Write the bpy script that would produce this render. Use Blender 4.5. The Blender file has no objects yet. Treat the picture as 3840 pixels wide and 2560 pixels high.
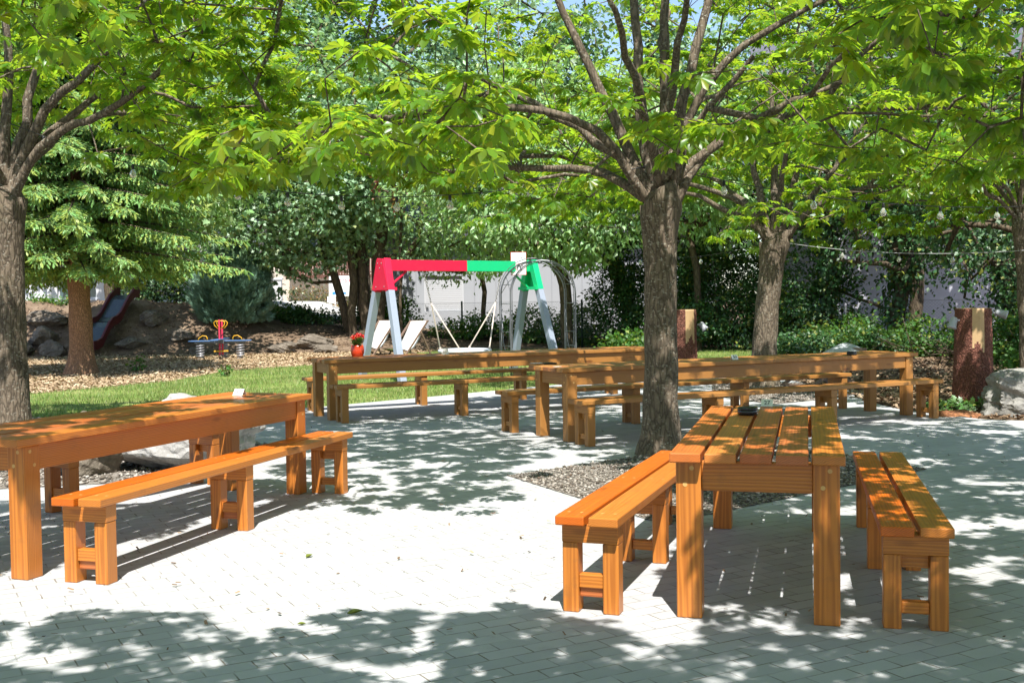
import bpy, bmesh, math, random
import numpy as np
from mathutils import Vector, Matrix
C = bpy.context.scene.collection
R = math.radians
PI = math.pi
rng = np.random.default_rng(7)
random.seed(7)

# ------------------------------------------------------------------ helpers
def link(o, parent=None):
    C.objects.link(o)
    if parent is not None:
        o.parent = parent
    return o

def tag(o, label=None, cat=None, group=None, kind=None):
    if label: o['label'] = label
    if cat: o['category'] = cat
    if group: o['group'] = group
    if kind: o['kind'] = kind
    return o

def empty(name, loc=(0, 0, 0), rz=0.0, label=None, cat=None, group=None):
    o = bpy.data.objects.new(name, None)
    o.empty_display_size = 0.1
    o.location = loc
    o.rotation_euler = (0, 0, rz)
    link(o)
    return tag(o, label, cat, group)

def np_mesh(name, V, faces, mats, parent=None, smooth=False, midx=None):
    """V (n,3); faces: list of int arrays, each (m,k)"""
    me = bpy.data.meshes.new(name)
    V = np.asarray(V, np.float32)
    faces = [np.asarray(f, np.int32) for f in faces if len(f)]
    me.vertices.add(len(V))
    me.vertices.foreach_set('co', V.ravel())
    loops = np.concatenate([f.ravel() for f in faces])
    tot = np.concatenate([np.full(len(f), f.shape[1], np.int32) for f in faces])
    st = np.concatenate([[0], np.cumsum(tot)[:-1]]).astype(np.int32)
    me.loops.add(len(loops))
    me.loops.foreach_set('vertex_index', loops)
    me.polygons.add(len(tot))
    me.polygons.foreach_set('loop_start', st)
    me.polygons.foreach_set('loop_total', tot)
    if smooth:
        me.polygons.foreach_set('use_smooth', np.ones(len(tot), bool))
    if midx is not None:
        me.polygons.foreach_set('material_index', np.asarray(midx, np.int32))
    me.update(calc_edges=True)
    for m in (mats if isinstance(mats, (list, tuple)) else [mats]):
        me.materials.append(m)
    o = bpy.data.objects.new(name, me)
    link(o, parent)
    return o

class MB:
    """collects boxes, tubes, lathes into one mesh"""
    def __init__(s):
        s.v = []; s.f = []; s.m = []; s.sm = []
    def add(s, vs, fs, mat=0, smooth=False):
        b = len(s.v)
        s.v += [tuple(v) for v in vs]
        for f in fs:
            s.f.append([i + b for i in f]); s.m.append(mat); s.sm.append(smooth)
    def box(s, x0, x1, y0, y1, z0, z1, bev=0.0, mat=0, M=None):
        if bev <= 0:
            vs = [(x, y, z) for x in (x0, x1) for y in (y0, y1) for z in (z0, z1)]
            fs = [(0, 1, 3, 2), (4, 6, 7, 5), (0, 4, 5, 1), (2, 3, 7, 6), (0, 2, 6, 4), (1, 5, 7, 3)]
        else:
            bm = bmesh.new()
            bmesh.ops.create_cube(bm, size=1.0)
            for v in bm.verts:
                v.co = Vector(((x0 + x1) / 2 + v.co.x * (x1 - x0), (y0 + y1) / 2 + v.co.y * (y1 - y0), (z0 + z1) / 2 + v.co.z * (z1 - z0)))
            bmesh.ops.bevel(bm, geom=bm.edges[:], offset=bev, segments=2, profile=0.5, affect='EDGES')
            bm.verts.index_update()
            vs = [v.co.copy() for v in bm.verts]
            fs = [[v.index for v in f.verts] for f in bm.faces]
            bm.free()
        if M is not None:
            vs = [M @ Vector(v) for v in vs]
        s.add(vs, fs, mat)
    def bar(s, a, b, w, h, up=(0, 0, 1), bev=0.0, mat=0):
        a = Vector(a); b = Vector(b); d = b - a; L = d.length; d.normalize()
        u = Vector(up); side = d.cross(u)
        if side.length < 1e-4: side = d.cross(Vector((1, 0, 0)))
        side.normalize(); u = side.cross(d)
        M = Matrix(((d.x, side.x, u.x, a.x), (d.y, side.y, u.y, a.y), (d.z, side.z, u.z, a.z), (0, 0, 0, 1)))
        s.box(0, L, -w / 2, w / 2, -h / 2, h / 2, bev, mat, M)
    def tube(s, pts, rad, n=8, mat=0, cap=True, smooth=True, closed=False):
        pts = [Vector(p) for p in pts]
        k = len(pts)
        rad = rad if isinstance(rad, (list, tuple, np.ndarray)) else [rad] * k
        nrm = None; rings = []
        for i, p in enumerate(pts):
            if closed: t = pts[(i + 1) % k] - pts[i - 1]
            else: t = pts[min(i + 1, k - 1)] - pts[max(i - 1, 0)]
            if t.length < 1e-9: t = Vector((0, 0, 1))
            t.normalize()
            if nrm is None:
                nrm = t.orthogonal().normalized()
            else:
                nrm = nrm - t * nrm.dot(t)
                nrm = nrm.normalized() if nrm.length > 1e-6 else t.orthogonal().normalized()
            bn = t.cross(nrm)
            rings.append([p + (nrm * math.cos(2 * PI * j / n) + bn * math.sin(2 * PI * j / n)) * rad[i] for j in range(n)])
        vs = [v for r_ in rings for v in r_]
        fs = []
        for i in range(k if closed else k - 1):
            a = i * n; b = ((i + 1) % k) * n
            for j in range(n):
                j2 = (j + 1) % n
                fs.append((a + j, a + j2, b + j2, b + j))
        if cap and not closed:
            fs.append(list(range(n))[::-1]); fs.append([(k - 1) * n + j for j in range(n)])
        s.add(vs, fs, mat, smooth)
    def lathe(s, prof, n=24, c=(0, 0, 0), mat=0, rib=0, ribs=0, smooth=True):
        vs = []; k = len(prof)
        for r_, z in prof:
            for j in range(n):
                a = 2 * PI * j / n
                rr = r_ * (1 + rib * abs(math.sin(a * ribs / 2)) if ribs else 1)
                vs.append((c[0] + rr * math.cos(a), c[1] + rr * math.sin(a), c[2] + z))
        fs = []
        for i in range(k - 1):
            for j in range(n):
                j2 = (j + 1) % n
                fs.append((i * n + j, i * n + j2, (i + 1) * n + j2, (i + 1) * n + j))
        fs.append(list(range(n))[::-1]); fs.append([(k - 1) * n + j for j in range(n)])
        s.add(vs, fs, mat, smooth)
    def build(s, name, mats, parent=None):
        me = bpy.data.meshes.new(name)
        me.from_pydata(s.v, [], s.f)
        me.polygons.foreach_set('material_index', s.m)
        me.polygons.foreach_set('use_smooth', s.sm)
        for m in (mats if isinstance(mats, (list, tuple)) else [mats]):
            me.materials.append(m)
        me.update()
        o = bpy.data.objects.new(name, me)
        return link(o, parent)

def copy_tree(o, parent=None):
    c = o.copy(); C.objects.link(c); c.parent = parent
    for ch in list(o.children):
        copy_tree(ch, c)
    return c

# ------------------------------------------------------------------ materials
def new_mat(name):
    m = bpy.data.materials.new(name); m.use_nodes = True
    nt = m.node_tree; nt.nodes.clear()
    out = nt.nodes.new('ShaderNodeOutputMaterial')
    return m, nt, out

class N:
    def __init__(s, nt): s.nt = nt
    def __call__(s, typ, ins=None, **props):
        n = s.nt.nodes.new(typ)
        for k, v in props.items(): setattr(n, k, v)
        if ins:
            for k, v in ins.items():
                if isinstance(v, bpy.types.NodeSocket): s.nt.links.new(v, n.inputs[k])
                else:
                    try: n.inputs[k].default_value = v
                    except Exception: n.inputs[k].default_value = (*v, 1.0)
        return n
    def mix(s, fac, a, b, blend='MIX'):
        n = s.nt.nodes.new('ShaderNodeMix'); n.data_type = 'RGBA'; n.blend_type = blend
        for i, v in ((0, fac), (6, a), (7, b)):
            if isinstance(v, bpy.types.NodeSocket): s.nt.links.new(v, n.inputs[i])
            elif i == 0: n.inputs[0].default_value = v
            else: n.inputs[i].default_value = (*v[:3], 1.0)
        return n.outputs[2]
    def math(s, op, a, b=0.0, clamp=False):
        n = s.nt.nodes.new('ShaderNodeMath'); n.operation = op; n.use_clamp = clamp
        for i, v in ((0, a), (1, b)):
            if isinstance(v, bpy.types.NodeSocket): s.nt.links.new(v, n.inputs[i])
            else: n.inputs[i].default_value = v
        return n.outputs[0]
    def ramp(s, fac, stops):
        n = s.nt.nodes.new('ShaderNodeValToRGB')
        e = n.color_ramp.elements
        while len(e) < len(stops): e.new(0.5)
        for i, (p, c) in enumerate(stops):
            e[i].position = p
            e[i].color = (*c, 1.0) if isinstance(c, (tuple, list)) else (c, c, c, 1.0)
        s.nt.links.new(fac, n.inputs[0])
        return n.outputs[0]
    def noise(s, vec, scale, detail=4, rough=0.55, dist=0.0):
        n = s('ShaderNodeTexNoise', {'Scale': scale, 'Detail': detail, 'Roughness': rough, 'Distortion': dist})
        if vec is not None: s.nt.links.new(vec, n.inputs['Vector'])
        return n.outputs[0]
    def obj(s): return s('ShaderNodeTexCoord').outputs['Object']
    def scale(s, vec, sc, off=(0, 0, 0), rot=(0, 0, 0)):
        n = s('ShaderNodeMapping', {'Vector': vec, 'Scale': sc, 'Location': off, 'Rotation': rot})
        return n.outputs[0]
    def bump(s, h, strength=0.4, dist=0.01):
        return s('ShaderNodeBump', {'Height': h, 'Strength': strength, 'Distance': dist}).outputs[0]
    def bsdf(s, out, **ins):
        b = s('ShaderNodeBsdfPrincipled', {k.replace('_', ' '): v for k, v in ins.items()})
        s.nt.links.new(b.outputs[0], out.inputs[0])
        return b

def mat_wood(name, axis, base=(0.52, 0.142, 0.012), dark=(0.33, 0.076, 0.007), rough=0.33):
    m, nt, out = new_mat(name); n = N(nt)
    isl = n('ShaderNodeNewGeometry').outputs['Random Per Island']
    co = n.obj()
    off = n('ShaderNodeCombineXYZ', {'X': n.math('MULTIPLY', isl, 17.3), 'Y': n.math('MULTIPLY', isl, 5.7), 'Z': n.math('MULTIPLY', isl, 9.1)}).outputs[0]
    v = n('ShaderNodeVectorMath', {0: co, 1: off}, operation='ADD').outputs[0]
    st = {'X': (0.045, 1, 1), 'Y': (1, 0.045, 1), 'Z': (1, 1, 0.045)}[axis]
    vs = n.scale(v, st)
    wob = n.noise(n.scale(v, tuple(0.9 * a for a in st)), 3.0, 2)
    w = n('ShaderNodeTexWave', {'Vector': vs, 'Scale': 38.0, 'Distortion': 9.0, 'Detail': 2.0, 'Detail Scale': 0.6, 'Detail Roughness': 0.5},
          wave_type='RINGS', rings_direction=axis).outputs['Fac']
    fine = n.noise(n.scale(v, tuple(60 * a if a < 1 else 90 for a in st)), 1.0, 3, 0.7)
    g = n.math('ADD', n.math('MULTIPLY', w, 0.62), n.math('MULTIPLY', fine, 0.38))
    col = n.ramp(g, [(0.18, dark), (0.45, tuple(0.5 * a + 0.5 * b for a, b in zip(base, dark))), (0.8, base)])
    # tone per board
    hs = n('ShaderNodeHueSaturation', {'Color': col, 'Hue': n.math('ADD', n.math('MULTIPLY', n.math('FRACT', n.math('MULTIPLY', isl, 3.3)), 0.022), 0.488),
                                       'Saturation': n.math('SUBTRACT', 1.04, n.math('MULTIPLY', n.math('FRACT', n.math('MULTIPLY', isl, 7.7)), 0.16)), 'Value': n.math('ADD', n.math('MULTIPLY', isl, 0.42), 0.74)}).outputs[0]
    big = n.noise(vs, 2.2, 3)
    hs = n.mix(n.math('MULTIPLY', big, 0.4), hs, tuple(min(0.62, x * 1.2) for x in base[:1]) + (base[1] * 1.45, base[2] * 1.9))
    # knots
    kn = n('ShaderNodeTexVoronoi', {'Vector': n.scale(v, {'X': (2.2, 7, 7), 'Y': (7, 2.2, 7), 'Z': (7, 7, 2.2)}[axis]), 'Scale': 0.9}).outputs['Distance']
    kf = n.ramp(kn, [(0.05, 1.0), (0.16, 0.0)])
    hs = n.mix(n.math('MULTIPLY', kf, 0.75), hs, (0.09, 0.022, 0.006))
    # weather marks
    dirt = n.ramp(n.noise(v, 9.0, 5, 0.65), [(0.56, 0.0), (0.75, 1.0)])
    hs = n.mix(n.math('MULTIPLY', dirt, 0.38), hs, (0.22, 0.10, 0.035))
    rg = n.math('ADD', n.math('MULTIPLY', n.noise(v, 14.0, 3), 0.3), rough - 0.12)
    n.bsdf(out, Base_Color=hs, Roughness=rg, Specular_IOR_Level=0.45, Normal=n.bump(g, 0.25, 0.002))
    return m

def mat_plain(name, col, rough=0.6, var=0.12, scale=18.0, metal=0.0, bump=0.0, spec=0.4, dirt=0.0):
    m, nt, out = new_mat(name); n = N(nt)
    co = n.obj()
    a = n.noise(co, scale, 5, 0.6)
    c = n.mix(a, tuple(x * (1 - var * 1.6) for x in col), tuple(min(1, x * (1 + var)) for x in col))
    if dirt:
        d = n.ramp(n.noise(co, scale * 0.25, 6, 0.7), [(0.5, 0.0), (0.72, 1.0)])
        c = n.mix(n.math('MULTIPLY', d, dirt), c, (0.12, 0.10, 0.07))
    kw = dict(Base_Color=c, Roughness=rough, Metallic=metal, Specular_IOR_Level=spec)
    if bump: kw['Normal'] = n.bump(n.noise(co, scale * 3, 5, 0.7), bump, 0.01)
    n.bsdf(out, **kw)
    return m

def mat_bark(name, base, dark, lichen=(0.42, 0.40, 0.33), amount=0.5, vs=(1, 1, 0.28), sc=22.0, bump=0.9, spot=48.0):
    m, nt, out = new_mat(name); n = N(nt)
    co = n.obj()
    v = n.scale(co, vs)
    plates = n('ShaderNodeTexVoronoi', {'Vector': n('ShaderNodeVectorMath', {0: v, 1: n.scale(n('ShaderNodeTexNoise', {'Vector': v, 'Scale': 9.0, 'Detail': 3.0}).outputs['Color'], (0.12, 0.12, 0.12))}, operation='ADD').outputs[0], 'Scale': sc}, feature='DISTANCE_TO_EDGE').outputs['Distance']
    nz = n.noise(v, sc * 1.4, 6, 0.7)
    h = n.math('ADD', n.math('MULTIPLY', n.math('MINIMUM', plates, 0.25), 2.2), n.math('MULTIPLY', nz, 0.6))
    c = n.ramp(h, [(0.15, dark), (0.55, base), (1.0, tuple(x * 1.35 for x in base))])
    lc = n.ramp(n.noise(n.scale(co, (1, 1, 1.6)), spot, 3, 0.6), [(0.57, 0.0), (0.66, 1.0)])
    lm = n.ramp(n.noise(co, 3.0, 3), [(0.35, 0.15), (0.65, 1.0)])
    c = n.mix(n.math('MULTIPLY', n.math('MULTIPLY', lc, lm), amount), c, lichen)
    moss = n.ramp(n.noise(co, 2.0, 4), [(0.55, 0.0), (0.75, 1.0)])
    c = n.mix(n.math('MULTIPLY', moss, 0.25), c, (0.10, 0.10, 0.03))
    n.bsdf(out, Base_Color=c, Roughness=0.9, Specular_IOR_Level=0.15, Normal=n.bump(h, bump, 0.02))
    return m

def mat_leaf(name, col, trans, tfac=0.45, gloss=0.10, var=0.35, rough=0.38, yellow=(0.30, 0.30, 0.03), yfac=0.10):
    m, nt, out = new_mat(name); n = N(nt)
    isl = n('ShaderNodeNewGeometry').outputs['Random Per Island']
    f = n.math('ADD', n.math('MULTIPLY', isl, 2 * var), 1 - var)
    def shade(c):
        hv = n('ShaderNodeHueSaturation', {'Hue': n.math('ADD', n.math('MULTIPLY', isl, 0.03), 0.485), 'Saturation': 1.0, 'Value': f, 'Color': (*c, 1)}).outputs[0]
        r2 = n('ShaderNodeTexWhiteNoise', {'W': isl}, noise_dimensions='1D').outputs[0]
        yy = n.ramp(r2, [(1 - yfac - 0.02, 0.0), (1 - yfac + 0.02, 1.0)])
        return n.mix(n.math('MULTIPLY', yy, 0.6), hv, yellow)
    d = n('ShaderNodeBsdfDiffuse', {'Color': shade(col)})
    t = n('ShaderNodeBsdfTranslucent', {'Color': shade(trans)})
    mx = n('ShaderNodeMixShader', {0: tfac, 1: d.outputs[0], 2: t.outputs[0]})
    g = n('ShaderNodeBsdfGlossy', {'Roughness': rough, 'Color': (0.9, 0.95, 0.9, 1)})
    mg = n('ShaderNodeMixShader', {0: gloss, 1: mx.outputs[0], 2: g.outputs[0]})
    nt.links.new(mg.outputs[0], out.inputs[0])
    return m
WOOD_X = mat_wood('larch_long', 'X')
WOOD_Y = mat_wood('larch_cross', 'Y')
WOOD_Z = mat_wood('larch_post', 'Z')
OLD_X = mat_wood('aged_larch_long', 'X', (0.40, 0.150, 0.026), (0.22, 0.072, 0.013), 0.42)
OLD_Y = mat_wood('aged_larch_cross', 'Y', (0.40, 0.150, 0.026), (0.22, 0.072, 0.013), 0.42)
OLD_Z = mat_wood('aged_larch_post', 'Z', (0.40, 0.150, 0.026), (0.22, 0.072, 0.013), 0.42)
WOOD_PALE = mat_plain('dowel_wood', (0.62, 0.36, 0.12), 0.45, 0.15, 60)
BARK = mat_bark('chestnut_bark', (0.135, 0.105, 0.076), (0.042, 0.032, 0.024), amount=0.8, spot=30, bump=0.7)
BARK_BG = mat_bark('far_bark', (0.10, 0.075, 0.05), (0.035, 0.027, 0.02), amount=0.2, sc=12)
BARK_SPRUCE = mat_bark('spruce_bark', (0.30, 0.165, 0.095), (0.10, 0.055, 0.035), amount=0.15, sc=26, vs=(1, 1, 0.5))
BARK_LOG = mat_bark('log_bark', (0.165, 0.068, 0.048), (0.045, 0.02, 0.016), lichen=(0.30, 0.17, 0.13), amount=0.6, sc=30, vs=(1, 1, 0.7), spot=16, bump=0.8)
LEAF = mat_leaf('chestnut_leaf', (0.070, 0.165, 0.016), (0.42, 0.60, 0.028), 0.56, 0.03, 0.28, 0.36, (0.42, 0.42, 0.03), 0.10)
LEAF_MAPLE = mat_leaf('maple_leaf', (0.21, 0.35, 0.18), (0.36, 0.56, 0.15), 0.36, 0.07, 0.35, 0.55)
LEAF_CHERRY = mat_leaf('cherry_leaf', (0.24, 0.40, 0.145), (0.40, 0.60, 0.12), 0.38, 0.07, 0.3, 0.55)
LEAF_DARK = mat_leaf('ivy_leaf', (0.040, 0.105, 0.028), (0.10, 0.22, 0.03), 0.25, 0.05, 0.4, 0.5)
LEAF_MID = mat_leaf('midtone_leaf', (0.10, 0.20, 0.085), (0.2, 0.36, 0.08), 0.32, 0.06, 0.35, 0.55)
LEAF_SHRUB = mat_leaf('shrub_leaf', (0.05, 0.13, 0.018), (0.16, 0.31, 0.025), 0.34, 0.035, 0.35, 0.55)
LEAF_RED = mat_leaf('copper_leaf', (0.16, 0.045, 0.02), (0.25, 0.08, 0.02), 0.3, 0.05, 0.3)
NEEDLE = mat_leaf('spruce_needle', (0.205, 0.36, 0.12), (0.38, 0.54, 0.09), 0.28, 0.03, 0.35, 0.5, (0.46, 0.52, 0.10), 0.35)
CYPRESS = mat_leaf('cypress_scale', (0.15, 0.27, 0.19), (0.15, 0.25, 0.13), 0.12, 0.05, 0.35, 0.5, (0.10, 0.12, 0.045), 0.15)
GRASS = mat_leaf('grass_blade', (0.145, 0.235, 0.05), (0.20, 0.31, 0.06), 0.30, 0.03, 0.35, 0.5, (0.36, 0.32, 0.14), 0.38)

# ------------------------------------------------------------------ leaf templates: verts (k,3) faces; x along leaf, z normal
def leaf_chestnut(detail=True):
    V = []; T = []; Q = []
    spec = [(0, 1.0), (36, 0.97), (-36, 0.95), (72, 0.80), (-74, 0.82), (118, 0.52), (-120, 0.5)]
    for k, (a, L) in enumerate(spec):
        a = R(a); ca, sa = math.cos(a), math.sin(a)
        w = 0.185 * (0.75 + 0.25 * L)
        dr = 0.20 + 0.10 * (k % 3)
        if detail:
            loc = [(0.03, 0), (0.36, 0.62 * w), (0.38, 0), (0.36, -0.62 * w), (0.70, 1.0 * w), (0.72, 0), (0.70, -1.0 * w), (1.0, 0)]
        else:
            loc = [(0.03, 0), (0.62, w), (0.62, -w), (1.0, 0)]
        b = len(V)
        for (t, s) in loc:
            t *= L
            z = -dr * t * t + 0.40 * abs(s) + 0.03 * math.sin(7 * t + k)
            V.append((t * ca - s * sa, t * sa + s * ca, z))
        if detail:
            T += [(b, b + 2, b + 1), (b, b + 3, b + 2), (b + 4, b + 5, b + 7), (b + 5, b + 6, b + 7)]
            Q += [(b + 1, b + 2, b + 5, b + 4), (b + 2, b + 3, b + 6, b + 5)]
        else:
            T += [(b, b + 2, b + 1), (b + 1, b + 2, b + 3)]
    return np.array(V), np.array(T), np.array(Q).reshape(-1, 4)
def leaf_simple(w=0.36):        # pointed, folded
    V = np.array([(0, 0, 0), (0.45, w, 0.10), (0.5, 0, 0.0), (0.45, -w, 0.10), (1, 0, -0.10)])
    T = np.array([(0, 2, 1), (0, 3, 2), (1, 2, 4), (2, 3, 4)])
    return V, T, np.zeros((0, 4), int)
def leaf_maple():
    V = np.array([(0, 0, 0), (0.12, 0.42, 0.05), (0.46, 0.22, 0.04), (0.55, 0.50, 0.0), (0.66, 0.18, 0.02), (1, 0, -0.08), (0.66, -0.18, 0.02), (0.55, -0.5, 0.0), (0.46, -0.22, 0.04), (0.12, -0.42, 0.05), (0.55, 0, 0.0)])
    T = np.array([(0, 10, 2), (0, 2, 1), (2, 10, 4), (2, 4, 3), (4, 10, 5), (10, 6, 5), (10, 8, 6), (8, 7, 6), (0, 8, 10), (0, 9, 8)])
    return V, T, np.zeros((0, 4), int)
CH_HI = leaf_chestnut(True); CH_LO = leaf_chestnut(False)
SIMPLE = leaf_simple(); NARROW = leaf_simple(0.24); MAPLE = leaf_maple()

def unit(a):
    return a / np.maximum(np.linalg.norm(a, axis=-1, keepdims=True), 1e-9)

def scatter(tmpl, P, D, U, S, g=rng, jit=0.0):
    """instances of a template at P, x axis along D, normal close to U; returns V, faces"""
    V0, T0, Q0 = tmpl
    X = unit(D); Zn = U - X * np.sum(U * X, 1, keepdims=True); Zn = unit(Zn)
    Y = np.cross(Zn, X)
    n = len(P); k = len(V0)
    V = P[:, None, :] + S[:, None, None] * (V0[None, :, 0:1] * X[:, None, :] + V0[None, :, 1:2] * Y[:, None, :] + V0[None, :, 2:3] * Zn[:, None, :])
    off = (np.arange(n) * k)[:, None, None]
    F = []
    if len(T0): F.append((T0[None] + off).reshape(-1, 3))
    if len(Q0): F.append((Q0[None] + off).reshape(-1, 4))
    return V.reshape(-1, 3), F

def rand_dirs(n, g):
    return unit(g.normal(size=(n, 3)))

# ------------------------------------------------------------------ branch skeletons
class Skel:
    def __init__(s): s.p = []; s.par = []
    def add(s, p, par): s.p.append(np.array(p, float)); s.par.append(par); return len(s.p) - 1
    def path(s, start, pts, step=0.28, jit=0.02, g=rng):
        """polyline of control points smoothed (Catmull) from node start"""
        ctl = [s.p[start]] + [np.array(q, float) for q in pts]
        cur = start
        for i in range(len(ctl) - 1):
            a = ctl[max(i - 1, 0)]; b = ctl[i]; c = ctl[i + 1]; d = ctl[min(i + 2, len(ctl) - 1)]
            L = np.linalg.norm(c - b); m = max(1, int(round(L / step)))
            for k in range(1, m + 1):
                t = k / m
                q = 0.5 * ((2 * b) + (c - a) * t + (2 * a - 5 * b + 4 * c - d) * t * t + (3 * b - a - 3 * c + d) * t ** 3)
                cur = s.add(q + g.normal(size=3) * jit, cur)
        return cur
    def attract(s, A, step=0.3, sag=0.06, jit=0.02, g=rng, first=0, back=None):
        P = np.array(s.p)
        d = np.array([np.min(np.linalg.norm(P[first:] - a, axis=1)) for a in A])
        ends = np.zeros(len(A), int)
        for i in np.argsort(d):
            P = np.array(s.p)
            v = A[i] - P[first:]
            dist = np.linalg.norm(v, axis=1)
            cost = dist * (1 + 0.35 * (v[:, 2] < -0.3)) + (0.25 * np.linalg.norm(P[first:] - back, axis=1) if back is not None else 0)
            j = int(np.argmin(cost)) + first
            a = s.p[j]; L = np.linalg.norm(A[i] - a); m = max(1, int(round(L / step))); cur = j
            for k in range(1, m + 1):
                t = k / m
                q = a + (A[i] - a) * t
                q[2] += sag * L * math.sin(PI * t)
                if k < m: q = q + g.normal(size=3) * jit * L
                cur = s.add(q, cur)
            ends[i] = cur
        return ends
    def radii(s, tip=0.006, ex=2.1):
        n = len(s.p); acc = np.zeros(n); kids = [[] for _ in range(n)]
        for i, p in enumerate(s.par):
            if p >= 0: kids[p].append(i)
        for i in range(n - 1, -1, -1):
            if not kids[i]: acc[i] = 1.0
            if s.par[i] >= 0: acc[s.par[i]] += acc[i]
        return tip * acc ** (1 / ex), kids
    def mesh(s, name, mat, parent, rad, kids, trunk_n=0, flare=None, lump=0.0, g=rng):
        mb = MB(); n = len(s.p)
        starts = [(0, None)]
        while starts:
            i, pre = starts.pop()
            ch = [i] if pre is None else [pre, i]
            cur = i
            while kids[cur]:
                ks = sorted(kids[cur], key=lambda q: -rad[q])
                for q in ks[1:]: starts.append((q, cur))
                cur = ks[0]; ch.append(cur)
            if len(ch) < 2: continue
            rr = [rad[q] for q in ch]
            if pre is not None: rr[0] = min(rad[pre] * 0.9, rr[1] * 1.25)
            rmax = max(rr)
            sides = 16 if rmax > 0.1 else 8 if rmax > 0.03 else 5 if rmax > 0.012 else 3
            mb.tube([s.p[q] for q in ch], rr, sides, cap=False)
        V = np.array(mb.v)
        if lump > 0:
            w = np.sin(V[:, 2] * 9 + 5 * np.arctan2(V[:, 1] - s.p[0][1], V[:, 0] - s.p[0][0])) * 0.5 + np.sin(V[:, 2] * 21 + V[:, 0] * 40) * 0.25
            c0 = np.array(s.p[0])
            m_ = V[:, 2] < c0[2] + 2.4
            dirv = V[:, :2] - c0[:2]
            V[m_, :2] += (unit(dirv) * (lump * w)[:, None])[m_]
        mb.v = [tuple(v) for v in V]
        return mb.build(name, mat, parent)

def leaves_at(E, Tw, n_each, size, tmpl, mat, name, parent, g, up=0.85, out=0.5, spread=1.0, center=None, pet=(0.06, 0.16)):
    """rosettes of leaves at twig ends E with twig directions Tw"""
    n = len(E)
    k = g.integers(n_each[0], n_each[1] + 1, n)
    idx = np.repeat(np.arange(n), k)
    P0 = E[idx]; T = Tw[idx]
    az = g.uniform(0, 2 * PI, len(idx))
    H = np.stack([np.cos(az), np.sin(az), g.uniform(-0.35, 0.35, len(idx))], 1)
    D = unit(H * spread + 0.6 * T)
    D[:, 2] = D[:, 2] * 0.7 - 0.08
    D = unit(D)
    P = P0 + D * g.uniform(pet[0], pet[1], len(idx))[:, None]
    U = np.array([0, 0, 1.0]) * up + D * out + rand_dirs(len(idx), g) * 0.42
    D2 = unit(D + np.array([0, 0, -0.28]) + rand_dirs(len(idx), g) * 0.15)
    S = g.uniform(size[0], size[1], len(idx))
    V, F = scatter(tmpl, P, D2, U, S, g)
    # petioles as thin triangles
    pv = np.stack([P0, P0 + np.array([0.003, 0, 0.003]), P], 1).reshape(-1, 3)
    pf = np.arange(len(pv)).reshape(-1, 3) + len(V)
    return np_mesh(name, np.concatenate([V, pv]), F[:1] + [pf] + F[1:], mat, parent)

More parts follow.
